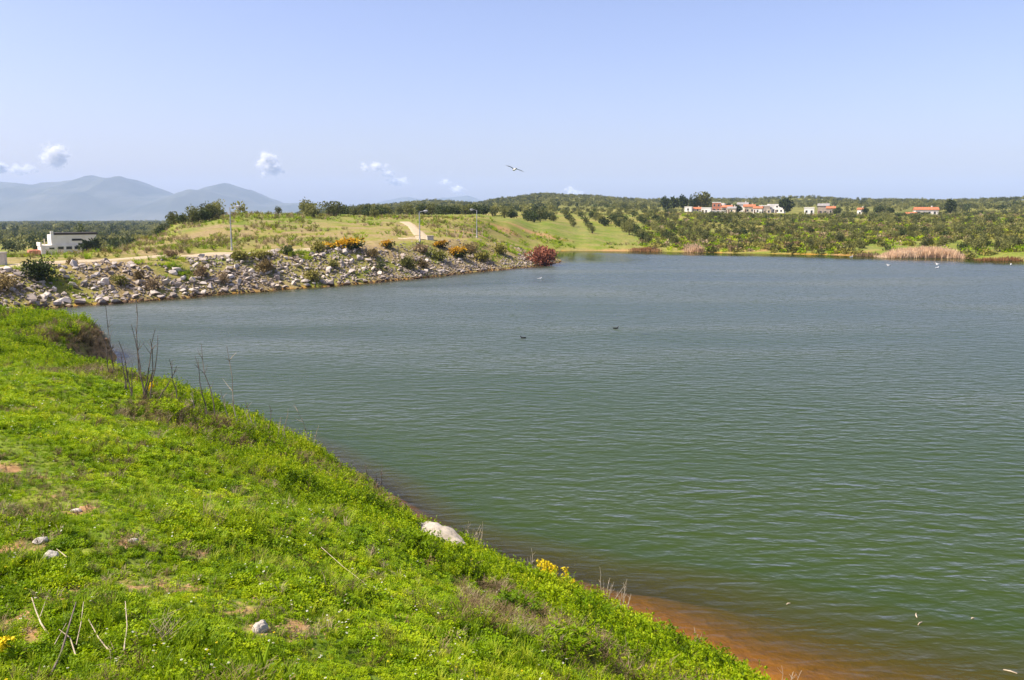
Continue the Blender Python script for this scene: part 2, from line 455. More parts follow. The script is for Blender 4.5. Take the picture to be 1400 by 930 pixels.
# the undercut nose of the bank and the cuttings in the hillside show earth
nose = np.exp(-(((GX+24.2)/2.4)**2+((GY-50.5)/3.6)**2)*1.2)*sstep(2.2, .6, GSD)
g_soil = np.maximum(g_soil, nose)
CUTS = [(640, 318, 7, 3), (725, 317, 9, 3.5), (757, 325, 6, 3), (690, 314, 6, 3), (1060, 341, 14, 2.5), (1160, 346, 8, 2), (845, 342, 12, 1.6)]
for a, b, rx, ry in CUTS:
    cx, cy = hit(a, b, 60)
    g_soil = np.maximum(g_soil, np.exp(-(((GX-cx)/rx)**2+((GY-cy)/ry)**2))*.8)
g_r = np.hypot(GX, GY); g_c = column(GX, GY)
g_lush = np.where(near, 1.0, 0.0)
g_lush = np.maximum(g_lush, sstep(.47, .60, fbm(GX/24, GY/16, 41))*.85*(g_r > 100))
for a, b, rx, ry in [(812, 318, 34, 60), (340, 298, 30, 12), (450, 301, 30, 12), (1180, 338, 40, 25), (700, 300, 40, 25), (1345, 344, 12, 10)]:
    cx, cy = hit(a, b, 60)
    g_lush = np.maximum(g_lush, np.exp(-(((GX-cx)/rx)**2+((GY-cy)/ry)**2)*1.2))
g_dry = np.where((GZONE > .5) & (g_r < 180), .9, 0.35)*(g_r > 70)
g_wood = sstep(420, 800, g_r)
g_bed = np.where(GSD < 0, 1.0, 0)
me = mesh_from("ground", np.stack([GX, GY, GZ], -1), grid_faces(len(RRG), len(TH)), [M_ground], True)
for k, v in (("soil", g_soil), ("lush", g_lush), ("dry", g_dry), ("wood", g_wood), ("bed", g_bed)): attr(me, k, v.ravel())
tag(obj("ground", me), kind="structure")

# ------------------------------------------------------------------ water
TW = np.concatenate([np.linspace(R(-60), R(-40), 20)[:-1], np.linspace(R(-40), R(60), 420), np.linspace(R(60), R(120), 20)[1:]])
RW = np.concatenate([np.geomspace(9, 260, 300), [300]])
WX, WY = polar(TW, RW)
WZ, WSD, WZONE, WARC = land(WX, WY, True)
keep = (WSD < 3.0)
F = grid_faces(len(RW), len(TW)); F = F[keep.ravel()[F].any(1)]
used = np.unique(F); remap = np.full(WX.size, -1); remap[used] = np.arange(len(used))
me = mesh_from("water", np.stack([WX.ravel()[used], WY.ravel()[used], np.zeros(len(used))], -1), remap[F], [M_water], True)
attr(me, "depth", np.maximum(-WZ, 0).ravel()[used])
wf = sstep(1.0, 1.9, WZONE)
calm = (sstep(9, 30, -WSD+6*fbm(WX/20, WY/20, 7))*.96+.04)*wf+(sstep(0, 5, -WSD)*.5+.5)*(1-wf)
attr(me, "ripple", calm.ravel()[used])
tag(obj("water", me), kind="structure")

# ------------------------------------------------------------------ mountains, far behind the plain
def ridge(name, prof, dist, depth, base, m, seed, rough=1.0):
    px = np.linspace(prof[0][0], prof[-1][0], 600); py = np.interp(px, [p[0] for p in prof], [p[1] for p in prof])
    top = EYE+(HORIZON-py)*dist/FPX
    x = (px-700)/FPX*dist
    rows = np.linspace(-1, 1, 60); V = []
    for r in rows:
        h = base+(top-base)*np.clip(1-abs(r)**1.25, 0, 1)
        k = 1-np.exp(-abs(r)*6)
        h = h+(fbm(x/900+r*.7, x*0+r*depth/900+seed, seed, 5)-.5)*(top-base)*.55*rough*k*np.clip(2-abs(r)*2, 0, 1)
        h = h+(fbm(x/420, x*0+r*4, seed+5, 5)-.5)*85*rough*np.clip((top-base)/300, .15, 1)
        V.append(np.stack([x, np.full_like(x, dist+r*depth), h], -1))
    o = obj(name, mesh_from(name, np.concatenate(V), grid_faces(60, 600), [m], True))
    return tag(o, kind="structure")
M_mtn = simple("mountain_scrub", (.085, .085, .065), (.025, .032, .022), .95, .002)
ridge("mountains", [(-500, 268), (-250, 250), (-80, 248), (0, 249), (30, 251), (62, 256), (85, 252), (120, 250), (150, 245), (172, 247), (192, 244.5),
      (212, 254), (232, 263), (262, 269), (280, 264), (300, 256.5), (315, 253.5), (332, 258), (350, 265), (378, 276), (400, 278), (425, 277),
      (460, 283), (500, 287), (560, 296), (640, 306)], 9200, 2200, -130, M_mtn, 3)
ridge("mountains", [(440, 300), (500, 284), (530, 276), (560, 271), (585, 274), (605, 272), (640, 268), (665, 276), (700, 278), (740, 290), (800, 300)], 12800, 500, -150, M_mtn, 9)

# ------------------------------------------------------------------ haze and clouds
def box_mesh(name, x0, x1, y0, y1, z0, z1, mats=()):
    V = [(x, y, z) for z in (z0, z1) for y in (y0, y1) for x in (x0, x1)]
    return mesh_from(name, V, [(0, 2, 3, 1), (4, 5, 7, 6), (0, 1, 5, 4), (2, 6, 7, 3), (0, 4, 6, 2), (1, 3, 7, 5)], mats)
m_haze = bpy.data.materials.new("haze"); m_haze.use_nodes = True
nt = m_haze.node_tree; nt.nodes.clear()
out = nt.nodes.new("ShaderNodeOutputMaterial"); pv = nt.nodes.new("ShaderNodeVolumePrincipled")
pv.inputs["Color"].default_value = (.54, .70, 1.0, 1); pv.inputs["Density"].default_value = 0.8e-4; pv.inputs["Anisotropy"].default_value = 0.0
nt.links.new(pv.outputs[0], out.inputs["Volume"])
hz = obj("haze", box_mesh("haze", -14500, 14500, -14500, 14500, -175, 520, [m_haze]))
tag(hz, kind="stuff")

# ------------------------------------------------------------------ shape builders
def unit(v): return v/np.maximum(np.linalg.norm(v, axis=-1, keepdims=True), 1e-9)
class Buf:
    def __init__(s): s.V = []; s.F = []; s.M = []; s.n = 0
    def add(s, V, F, mi=0):
        V = np.asarray(V, float).reshape(-1, 3)
        s.V.append(V); s.F += [tuple(int(i)+s.n for i in f) for f in F]; s.M += [mi]*len(F); s.n += len(V)
        return s
    def quads(s, Q, mi=0):
        Q = np.asarray(Q); n = len(Q)
        return s.add(Q.reshape(-1, 3), np.arange(n*4).reshape(n, 4), mi)
    def tube(s, pts, rad, seg=6, mi=0, cap=True):
        pts = np.asarray(pts, float); n = len(pts); rad = np.broadcast_to(rad, (n,))
        t = np.gradient(pts, axis=0); t = unit(t)
        ref = np.array([0, 0, 1.]) if abs(t[:, 2]).mean() < .8 else np.array([1., 0, 0])
        a = unit(np.cross(t, ref)); b = np.cross(t, a)
        an = np.linspace(0, 2*np.pi, seg, endpoint=False)
        V = pts[:, None]+rad[:, None, None]*(np.cos(an)[None, :, None]*a[:, None]+np.sin(an)[None, :, None]*b[:, None])
        F = [(i*seg+j, i*seg+(j+1) % seg, (i+1)*seg+(j+1) % seg, (i+1)*seg+j) for i in range(n-1) for j in range(seg)]
        if cap: F += [tuple(range(seg))[::-1], tuple((n-1)*seg+j for j in range(seg))]
        return s.add(V.reshape(-1, 3), F, mi)
    def box(s, x0, x1, y0, y1, z0, z1, mi=0):
        V = [(x, y, z) for z in (z0, z1) for y in (y0, y1) for x in (x0, x1)]
        return s.add(V, [(0, 2, 3, 1), (4, 5, 7, 6), (0, 1, 5, 4), (2, 6, 7, 3), (0, 4, 6, 2), (1, 3, 7, 5)], mi)
    def mesh(s, name, mats, smooth=False):
        return mesh_from(name, np.concatenate(s.V), s.F, mats, smooth, s.M)
def leaves(p, d, L, Wd, g, flat=0.0):
    """diamond leaves at p along d"""
    n = len(p); d = unit(d); r = unit(g.normal(size=(n, 3))+np.array([0, 0, flat]))
    side = unit(np.cross(d, r)); L = np.broadcast_to(L, (n,))[:, None]; Wd = np.broadcast_to(Wd, (n,))[:, None]
    m = p+d*L*.5
    return np.stack([p, m+side*Wd*.5, p+d*L, m-side*Wd*.5], 1)
def ball(g, n):
    v = unit(g.normal(size=(n, 3))); return v
def crown(g, n, rx, rz, size, k=14, shell=.55, zmin=-1.0, cl=.5):
    """leaf clumps gathered in k lobes through an ellipsoid of radii rx, rx, rz centred on the origin"""
    c = ball(g, k)*(g.random((k, 1))**.45)*.72
    c[:, 2] = np.maximum(c[:, 2], zmin)
    lr = g.uniform(.6, 1.25, k)*cl
    i = g.integers(0, k, n)
    v = ball(g, n); rad = lr[i]*(shell+(1-shell)*g.random(n))*g.uniform(.85, 1.18, n)
    p = (c[i]+v*rad[:, None])*np.array([rx, rx, rz])
    d = unit(v*.8+g.normal(size=(n, 3))*.6+np.array([0, 0, .15]))
    return leaves(p, d, size*g.uniform(.7, 1.35, n), size*g.uniform(.45, .8, n), g)

def scatter(name, pts, rz, scl, idx, protos, label=None, cat=None, tilt=.15):
    """thousands of small plants as one object"""
    n = len(pts)
    me = bpy.data.meshes.new(name); me.vertices.add(n); me.vertices.foreach_set("co", np.asarray(pts, np.float32).ravel())
    rot = np.stack([rng.normal(0, tilt, n), rng.normal(0, tilt, n), rz], -1).astype(np.float32)
    a = me.attributes.new("rot", 'FLOAT_VECTOR', 'POINT'); a.data.foreach_set("vector", rot.ravel())
    attr(me, "scl", scl)
    a = me.attributes.new("idx", 'INT', 'POINT'); a.data.foreach_set("value", np.asarray(idx, np.int32))
    col = bpy.data.collections.new(name+"_kinds")
    for k, p in enumerate(protos):
        po = bpy.data.objects.new(f"{name}_kind_{k:02d}", p); col.objects.link(po)
    o = obj(name, me)
    ng = bpy.data.node_groups.new(name, 'GeometryNodeTree')
    ng.interface.new_socket("Geometry", in_out='INPUT', socket_type='NodeSocketGeometry')
    ng.interface.new_socket("Geometry", in_out='OUTPUT', socket_type='NodeSocketGeometry')
    nd = ng.nodes; lk = ng.links
    gi = nd.new("NodeGroupInput"); go = nd.new("NodeGroupOutput"); ip = nd.new("GeometryNodeInstanceOnPoints")
    ci = nd.new("GeometryNodeCollectionInfo"); ci.inputs["Collection"].default_value = col
    ci.inputs["Separate Children"].default_value = True; ci.inputs["Reset Children"].default_value = True
    def na(nm, t):
        q = nd.new("GeometryNodeInputNamedAttribute"); q.data_type = t; q.inputs["Name"].default_value = nm
        return q.outputs["Attribute"]
    e = nd.new("FunctionNodeEulerToRotation"); lk.new(na("rot", 'FLOAT_VECTOR'), e.inputs[0])
    lk.new(gi.outputs[0], ip.inputs["Points"]); lk.new(ci.outputs[0], ip.inputs["Instance"])
    ip.inputs["Pick Instance"].default_value = True
    lk.new(na("idx", 'INT'), ip.inputs["Instance Index"]); lk.new(e.outputs[0], ip.inputs["Rotation"]); lk.new(na("scl", 'FLOAT'), ip.inputs["Scale"])
    lk.new(ip.outputs[0], go.inputs[0])
    md = o.modifiers.new("plants", 'NODES'); md.node_group = ng
    return tag(o, label, cat, kind="stuff")

# ------------------------------------------------------------------ plant materials
M_lush = leaf("lush_leaves", [(.24, (.062, .125, .002)), (.42, (.185, .305, .002)), (.60, (.315, .430, .003)), (.85, (.44, .49, .008))], .40, .5, .9, .35)
M_weed = leaf("weed_leaves", [(.24, (.070, .125, .002)), (.43, (.20, .310, .003)), (.62, (.325, .425, .004)), (.85, (.47, .49, .02))], .40, .55, .7, .4)
M_grass = leaf("grass_blades", [(.2, (.10, .17, .005)), (.5, (.24, .35, .007)), (.8, (.42, .46, .03))], .35, .5, .6, .5)
M_straw = leaf("dry_straw", [(.2, (.17, .115, .055)), (.5, (.30, .22, .12)), (.8, (.45, .36, .22))], .2, .8, 1.2, .6)
M_brown = leaf("withered_leaves", [(.2, (.085, .060, .020)), (.5, (.18, .130, .048)), (.8, (.32, .24, .10))], .2, .8, 1.2, .6)
M_olive = leaf("olive_leaves", [(.2, (.075, .084, .026)), (.5, (.145, .153, .045)), (.8, (.245, .238, .07))], .35, .6, .05, .6)
M_dark = leaf("dark_evergreen_leaves", [(.2, (.024, .038, .012)), (.5, (.050, .070, .018)), (.8, (.09, .11, .028))], .2, .55, .2, .4)
M_scrub = leaf("scrub_leaves", [(.2, (.09, .095, .022)), (.5, (.18, .18, .032)), (.8, (.30, .26, .06))], .25, .7, .3, .6)
M_gorse = leaf("gorse_blossom", [(.2, (.40, .19, .010)), (.5, (.60, .33, .012)), (.8, (.70, .45, .020))], .2, .6, 2, .3)
M_red = leaf("tamarisk_twigs", [(.2, (.16, .058, .035)), (.5, (.29, .108, .064)), (.8, (.40, .18, .10))], .2, .8, .6, .3)
M_reed = leaf("dry_reeds", [(.2, (.46, .29, .16)), (.5, (.62, .42, .25)), (.8, (.70, .52, .34))], .25, .8, .2, .5)
M_russet = leaf("russet_reeds", [(.2, (.22, .10, .045)), (.5, (.34, .18, .08)), (.8, (.42, .27, .13))], .25, .8, .2, .5)
M_bark = simple("bark", (.11, .085, .06), (.05, .04, .03), .95, 6, .6)
M_twig = simple("bare_twig", (.20, .155, .12), (.09, .07, .055), .9, 9)
M_pale = simple("bleached_twig", (.52, .43, .31), (.33, .26, .18), .9, 9)
M_white_petal = leaf("white_petals", [(.2, (.72, .72, .66)), (.8, (.82, .82, .78))], .3, .6, 2, .2)
M_yellow_petal = leaf("yellow_petals", [(.2, (.72, .54, .012)), (.8, (.82, .68, .03))], .3, .6, 2, .2)

# ------------------------------------------------------------------ the near bank's plants
def clover(seed, n=150, r=.15, h=.10):
    g = np.random.default_rng(seed); b = Buf()
    a = g.random(n)*2*np.pi; q = r*np.sqrt(g.random(n))
    top = h*(1-(q/r)**2*.6)*g.uniform(.25, 1.1, n)
    p = np.stack([q*np.cos(a), q*np.sin(a), top], -1)
    d = np.stack([np.cos(a), np.sin(a), g.uniform(-.25, .5, n)], -1)+g.normal(size=(n, 3))*.45
    d = unit(d); side = unit(np.cross(d, np.array([0, 0, 1.])+g.normal(size=(n, 3))*.35))
    L = g.uniform(.024, .046, n)[:, None]; w = L*.46
    b.quads(np.stack([p, p+d*L*.55+side*w, p+d*L, p+d*L*.55-side*w], 1))
    return b.mesh("clover", [M_lush])
def weed(seed, stems=9, h=.34, spread=.16, m=None, lf=.058, per=22):
    g = np.random.default_rng(seed); b = Buf()
    for k in range(stems):
        a = g.random()*2*np.pi; base = np.array([math.cos(a), math.sin(a), 0])*spread*.35*g.random()
        tip = np.array([math.cos(a)*spread*g.uniform(.4, 1.3), math.sin(a)*spread*g.uniform(.4, 1.3), h*g.uniform(.6, 1.1)])
        t = np.linspace(0, 1, 4)[:, None]; pts = base+(tip-base)*t+np.array([0, 0, .06])*t*(1-t)
        b.tube(pts, np.linspace(.005, .002, 4), 3, 0, False)
        tt = g.uniform(.12, 1, per); p = base+(tip-base)*tt[:, None]
        an = g.random(per)*2*np.pi
        d = np.stack([np.cos(an), np.sin(an), g.uniform(.1, .9, per)], -1)
        b.quads(leaves(p, d, lf*g.uniform(.5, 1.2, per)*(1.25-tt*.5), lf*.36, g, 1.0))
    return b.mesh("weed", [m or M_weed])
def tuft(seed, n=26, h=.28, spread=.10, w=.009, m=None, bend=.5):
    g = np.random.default_rng(seed); b = Buf()
    a = g.random(n)*2*np.pi; q = spread*.5*np.sqrt(g.random(n))
    base = np.stack([q*np.cos(a), q*np.sin(a), np.zeros(n)], -1)
    out = np.stack([np.cos(a), np.sin(a), np.zeros(n)], -1)+g.normal(size=(n, 3))*.3; out[:, 2] = 0
    hh = h*g.uniform(.5, 1.15, n)[:, None]; up = np.array([0, 0, 1.])
    mid = base+up*hh*.6+out*hh*.22*bend; tip = base+up*hh*(1-.25*bend)+out*hh*.75*bend
    s = unit(np.cross(out, up))*w*.5
    b.quads(np.stack([base-s, base+s, mid+s*.8, mid-s*.8], 1)); b.quads(np.stack([mid-s*.8, mid+s*.8, tip+s*.15, tip-s*.15], 1))
    return b.mesh("tuft", [m or M_grass])
def drybush(seed, n=16, h=.32, spread=.22, m=None):
    g = np.random.default_rng(seed); b = Buf()
    for k in range(n):
        a = g.random()*2*np.pi; tip = np.array([math.cos(a)*spread*g.random()*1.2, math.sin(a)*spread*g.random()*1.2, h*g.uniform(.4, 1.1)])
        mid = tip*.55+np.append(g.normal(size=2)*.03, .02)
        b.tube([np.zeros(3), mid, tip], [.004, .003, .0015], 3, 0, False)
        for q in range(3):
            s = mid+(tip-mid)*g.random(); e = s+np.append(g.normal(size=2)*.07, g.uniform(.02, .1))
            b.tube([s, (s+e)/2, e], [.002, .0018, .001], 3, 0, False)
    return b.mesh("drybush", [m or M_straw])
def daisy(seed, petal, h=.13, r=.010, n=2):
    g = np.random.default_rng(seed); b = Buf()
    for k in range(n):
        base = np.append(g.normal(size=2)*.05, 0); top = base+np.append(g.normal(size=2)*.02, h*g.uniform(.7, 1.2))
        b.tube([base, (base+top)/2, top], [.002]*3, 3, 0, False)
        an = np.arange(8)/8*2*np.pi+g.random(); nrm = unit(np.array([g.normal()*.35, g.normal()*.35, 1.]))
        u = unit(np.cross(nrm, [0, 1., 0])); v = np.cross(nrm, u)
        d = np.cos(an)[:, None]*u+np.sin(an)[:, None]*v; s = np.cross(nrm, d)
        rr = r*g.uniform(.8, 1.2)
        b.quads(np.stack([top+d*rr*.25, top+d*rr*.7+s*rr*.3, top+d*rr, top+d*rr*.7-s*rr*.3], 1), 1)
        c = top+nrm*.002
        b.add(np.concatenate([[c+nrm*.004], c+d[::2]*rr*.38]), [(0, 1, 2), (0, 2, 3), (0, 3, 4), (0, 4, 1)], 2)
    return b.mesh("daisy", [M_grass, petal, M_yellow_petal])

P_NEAR = [clover(1), clover(2, 180, .17, .13), clover(3, 120, .13, .07), weed(4), weed(5, 10, .30, .2), weed(6, 7, .42, .15, None, .06, 20),
          tuft(7), tuft(8, 30, .22, .12), tuft(9, 22, .3, .12, .008, M_straw, .6), drybush(10), drybush(11, 20, .25, .25, M_brown), weed(12, 9, .28, .2, M_brown, .05, 9)]
n = 150000
th = rng.uniform(R(-46), R(32), n); rr = 4.0+66*rng.random(n)**1.5
x = rr*np.sin(th); y = rr*np.cos(th)
z, sd, zone, arc = land(x, y, True)
so = soil_at(x, y); pd = path_dist(x, y)
ok = (zone < .5) & (sd > .12) & (so < .3+.7*rng.random(n))
for a_, b_, r_ in ((598, 750, .75), (615, 762, .7), (585, 745, .6), (600, 775, .45), (69, 763, .2), (55, 742, .2), (357, 864, .22), (48, 436, .5)):
    sx_, sy_ = hit(a_, b_); ok &= ~((np.hypot(x-sx_, y-sy_) < r_) & (rng.random(n) < .88))
x, y, z, sd, so, pd, rr = (v[ok] for v in (x, y, z, sd, so, pd, rr)); n = len(x)
lump = fbm(x/1.1, y/1.1, 51, 3); patch = fbm(x/3.2, y/3.2, 61, 3); drym = fbm(x/2.2+9, y/2.2, 71, 3)
u = rng.random(n)
slope = sstep(8.5, 4.5, sd)*sstep(.55, 1.6, pd)          # taller growth down the slope, short turf on the bench
idx = np.where(u < .80, rng.integers(0, 3, n), rng.integers(6, 8, n))
tall = rng.random(n) < (.10+.55*slope)*sstep(.40, .54, lump+.1*slope)
idx = np.where(tall, rng.integers(3, 6, n), idx)
dryp = sstep(.58, .70, drym)*(.2+.4*slope)+.015
idx = np.where(rng.random(n) < dryp, rng.integers(8, 12, n), idx)
idx = np.where((sd < 1.2) & (rng.random(n) < .45), rng.integers(8, 12, n), idx)
nose_ = (np.hypot((x+24.4)/2.0, (y-50.2)/4.0) < 1) & (sd < 1.3)
idx = np.where(nose_, rng.integers(9, 12, n), idx)
short = np.clip(.42+.6*sstep(.1, .9, pd), 0, 1)*np.clip(1-so*.8, .3, 1)
scl = (.42+.8*lump)*short*(.75+.45*slope)*(1+np.clip((rr-15)/70, 0, .6))*rng.uniform(.75, 1.25, n)
scl = scl*np.clip(.45+sd*.35, 0, 1)
scl = np.where(np.isin(idx, (3, 4, 5)), scl*(.62+.38*slope), scl)
scatter("ground_cover", np.stack([x, y, z-.01], -1), rng.uniform(0, 6.28, n), scl, idx, P_NEAR,
        "bright green clover, grass and weeds covering the near bank", "grass")
k = (pd > .2) & (rng.random(n) < (.016)*np.where(rr < 26, 1, .5)*(1.2-slope))
scatter("daisies", np.stack([x, y, z], -1)[k], rng.uniform(0, 6.28, k.sum()), rng.uniform(.7, 1.3, k.sum())*(1+np.clip((rr[k]-12)/40, 0, .6)),
        (rng.random(k.sum()) < .13).astype(int), [daisy(1, M_white_petal), daisy(2, M_yellow_petal)], "tiny white and yellow daisies dotted over the near bank", "daisies")

CR = []
for cx, cy, r_ in SOILW:
    for k in range(int(70*r_/.3)):
        a_ = random.uniform(0, 6.28); q_ = r_*1.1*math.sqrt(random.random()); CR.append((cx+q_*math.cos(a_), cy+q_*math.sin(a_)))
CR = np.array(CR); crz = land(CR[:, 0], CR[:, 1])
M_crumb = simple("soil_crumb", (.42, .28, .14), (.26, .15, .07), .95, 20)
def crumb(seed):
    g = np.random.default_rng(seed); bm = bmesh.new()
    for p in ball(g, 9)*np.array([1, .8, .6]): bm.verts.new(p)
    bmesh.ops.convex_hull(bm, input=bm.verts); me_ = bpy.data.meshes.new("crumb"); bm.to_mesh(me_); bm.free(); me_.materials.append(M_crumb); return me_
cs_ = rng.choice([0, 1, 2, 3], len(CR), p=[.35, .3, .2, .15])
scatter("soil_crumbs", np.stack([CR[:, 0], CR[:, 1], crz], -1), rng.uniform(0, 6.28, len(CR)), np.where(cs_ < 2, rng.uniform(.006, .022, len(CR)), rng.uniform(.25, .6, len(CR))), cs_,
        [crumb(1), crumb(2), tuft(91, 14, .2, .15, .008, M_straw, .9), clover(92, 60, .14, .05)], "crumbs of tan earth and straw on the footpath's bare patches", "soil")

# ------------------------------------------------------------------ riprap boulders of the embankment
def rock_mesh(name, seed, mats, pts=22, flat=.7, bevel=.025):
    g = np.random.default_rng(seed); bm = bmesh.new()
    P = ball(g, pts)*g.uniform(.82, 1.08, (pts, 1))*np.array([1, g.uniform(.65, .95), g.uniform(.5, .8)*flat/.7])
    for p in P: bm.verts.new(p*.5)
    r = bmesh.ops.convex_hull(bm, input=bm.verts)
    bmesh.ops.delete(bm, geom=list({v for v in r["geom_interior"] if isinstance(v, bmesh.types.BMVert)}), context='VERTS')
    if bevel:
        bmesh.ops.bevel(bm, geom=list(bm.edges), offset=bevel*.5, segments=1, affect='EDGES', clamp_overlap=True)
    bmesh.ops.recalc_face_normals(bm, faces=bm.faces)
    me = bpy.data.meshes.new(name); bm.to_mesh(me); bm.free()
    for m in mats: me.materials.append(m)
    return me
def rock_material(name, stops):
    m, n, l, b = mat(name)
    oi = n.new("ShaderNodeObjectInfo"); geo = n.new("ShaderNodeNewGeometry")
    nz = noise(n, l, 1.3, 6, geo.outputs["Position"], .65); nf = noise(n, l, 9, 4, geo.outputs["Position"])
    f = math_(n, l, 'ADD', math_(n, l, 'MULTIPLY', nz.outputs[0], .75), math_(n, l, 'MULTIPLY_ADD', oi.outputs["Random"], .4))
    f.node.inputs[1].links[0].from_node.inputs[2].default_value = -.08
    r = ramp(n, l, f, stops)
    c = mixc(n, l, math_(n, l, 'MULTIPLY', nf.outputs[0], .5), r.outputs[0], (.20, .17, .14))
    sx = n.new("ShaderNodeSeparateXYZ"); l.new(geo.outputs["Position"], sx.inputs[0])      # wet rim and silt stain just above the waterline
    wz = math_(n, l, 'ADD', sx.outputs[2], math_(n, l, 'MULTIPLY', nz.outputs[0], -.4))
    c = mixc(n, l, ramp(n, l, wz, [(.0, (1, 1, 1)), (.12, (0, 0, 0))]).outputs[0], c, (.12, .075, .04))
    l.new(c, b.inputs["Base Color"]); b.inputs["Roughness"].default_value = .92; b.inputs["Specular IOR Level"].default_value = .2
    bp = n.new("ShaderNodeBump"); bp.inputs["Strength"].default_value = .8; bp.inputs["Distance"].default_value = .06
    l.new(nz.outputs[0], bp.inputs["Height"]); l.new(bp.outputs[0], b.inputs["Normal"])
    return m
ROCK_STOPS = [(.2, (.21, .165, .13)), (.4, (.40, .335, .275)), (.6, (.57, .495, .42)), (.85, (.74, .67, .59))]
M_rock = rock_material("limestone_boulder", ROCK_STOPS)
M_white_rock = rock_material("white_limestone", [(.2, (.30, .26, .20)), (.5, (.52, .47, .39)), (.8, (.70, .66, .57))])
M_tan = rock_material("tan_stone", [(.2, (.30, .16, .07)), (.5, (.46, .27, .13)), (.8, (.58, .38, .20))])
RB = [rock_mesh("boulder", 100+k, [M_rock], 10+(k % 6), .62+.05*(k % 5)) for k in range(14)]
RS = [rock_mesh("rubble_stone", 200+k, [M_rock], 9, .7, 0) for k in range(10)]
# candidates along the riprap, thick at the waterline, broken by grassy patches higher up
n = 90000
px_ = rng.uniform(-60, 30, n); py_ = rng.uniform(62, 168, n)
z, sd, zone, arc = land(px_, py_, True); cc = column(px_, py_)
gap = fbm(px_/5.5, py_/5.5, 83, 3)
reach = np.interp(cc, [-200, 0, 200, 330, 430, 480, 540, 620, 700, 740, 760], [8, 8, 8, 9, 9.5, 8.5, 5.5, 4.0, 4.5, 3.0, 1.5])
up = np.clip(sd/reach, 0, 1.2)
keep_p = np.where(sd < -.5, 0, np.where(up < 1, 1-.3*up, 0))*np.where(gap > .59, np.where(up < .3, .9, .15), 1)
ok = (zone > .7) & (zone < 1.7) & (cc > -160) & (rng.random(n) < keep_p*.85)
px_, py_, sd, z, cc, up = (v[ok] for v in (px_, py_, sd, z, cc, up))
size = np.clip(rng.lognormal(-.82, .50, len(px_)), .2, 1.45)*np.interp(cc, [0, 450, 560, 720], [.98, .9, .72, .62])
# thin out overlaps, large ones first
order = np.argsort(-size); cell = {}; sel = []
for i in order:
    k0 = (int(px_[i]//1.2), int(py_[i]//1.2)); clash = False
    for a in (-1, 0, 1):
        for b_ in (-1, 0, 1):
            for j in cell.get((k0[0]+a, k0[1]+b_), ()):
                if math.hypot(px_[i]-px_[j], py_[i]-py_[j]) < .29*(size[i]+size[j]): clash = True; break
    if not clash: cell.setdefault(k0, []).append(i); sel.append(i)
sel = np.array(sel)
infr = (cc[sel] > -10) & (cc[sel] < 770) & (~((cc[sel] < 60) & (sd[sel] < 1.2)))
app = size[sel]/np.hypot(px_[sel], py_[sel])
vis = sel[infr][np.argsort(-app[infr])]
big = vis[:300]; rest = np.setdiff1d(sel, big)
for i in big:
    s_ = size[i]
    o = obj("boulder", RB[random.randrange(len(RB))], None, (px_[i], py_[i], z[i]+s_*random.uniform(.10, .24)), random.uniform(0, 6.28), (s_*1.12, s_, s_*random.uniform(.8, 1.1)))
    o.rotation_euler = (random.uniform(-.5, .5), random.uniform(-.5, .5), random.uniform(0, 6.28))
    where = "at the waterline" if sd[i] < 1.6 else ("low on the slope" if up[i] < .45 else ("halfway up" if up[i] < .7 else "near the crest"))
    side = next(t_ for lim, t_ in ((30, "left of the dark round bush"), (85, "below the dark round bush"), (140, "below the white building"), (200, "right of the white building"),
        (262, "below the dark hillside trees"), (312, "just left below the first lamp post"), (345, "right below the first lamp post"), (400, "below the green tufts"),
        (450, "left below the widest gorse"), (505, "right below the widest gorse"), (560, "below the second lamp post"), (650, "below the tallest gorse"), (2000, "beside the red bush")) if cc[i] < lim)
    sz = "large" if s_ > 1.25 else ("middling" if s_ > 1.0 else "small")
    tag(o, f"{sz} pale angular boulder {where}, {side}", "boulder", "riprap boulders of the embankment")
rb = Buf()
rc = []
for m_ in RS:
    V = np.empty(len(m_.vertices)*3, np.float32); m_.vertices.foreach_get("co", V)
    rc.append((V.reshape(-1, 3), [tuple(p.vertices) for p in m_.polygons]))
def add_stone(i, x, y, zz, s_):
    V, Fc = rc[i]; a, b_, c_ = random.uniform(0, 6.28), random.uniform(-.5, .5), random.uniform(-.5, .5)
    Rm = np.array(Matrix.Rotation(a, 3, 'Z') @ Matrix.Rotation(b_, 3, 'X') @ Matrix.Rotation(c_, 3, 'Y'))
    rb.add((V*s_) @ Rm.T+np.array([x, y, zz]), Fc)
for i in rest: add_stone(random.randrange(len(rc)), px_[i], py_[i], z[i]+size[i]*.14, size[i])
n = 40000
qx = rng.uniform(-55, 20, n); qy = rng.uniform(66, 160, n); qz, qs, qzn, _ = land(qx, qy, True)
ok = (qzn > .7) & (qzn < 1.6) & (qs > -.4) & (qs < 9.5*rng.random(n)**.8) & (fbm(qx/5.5, qy/5.5, 83, 3) < .60) & (column(qx, qy) < 760)
for i in np.nonzero(ok)[0][:7500]: add_stone(random.randrange(len(rc)), qx[i], qy[i], qz[i]+.06, random.uniform(.18, .5))
tag(obj("rubble", rb.mesh("rubble", [M_rock])), "small broken stones packed between the embankment boulders", "rubble", kind="stuff")

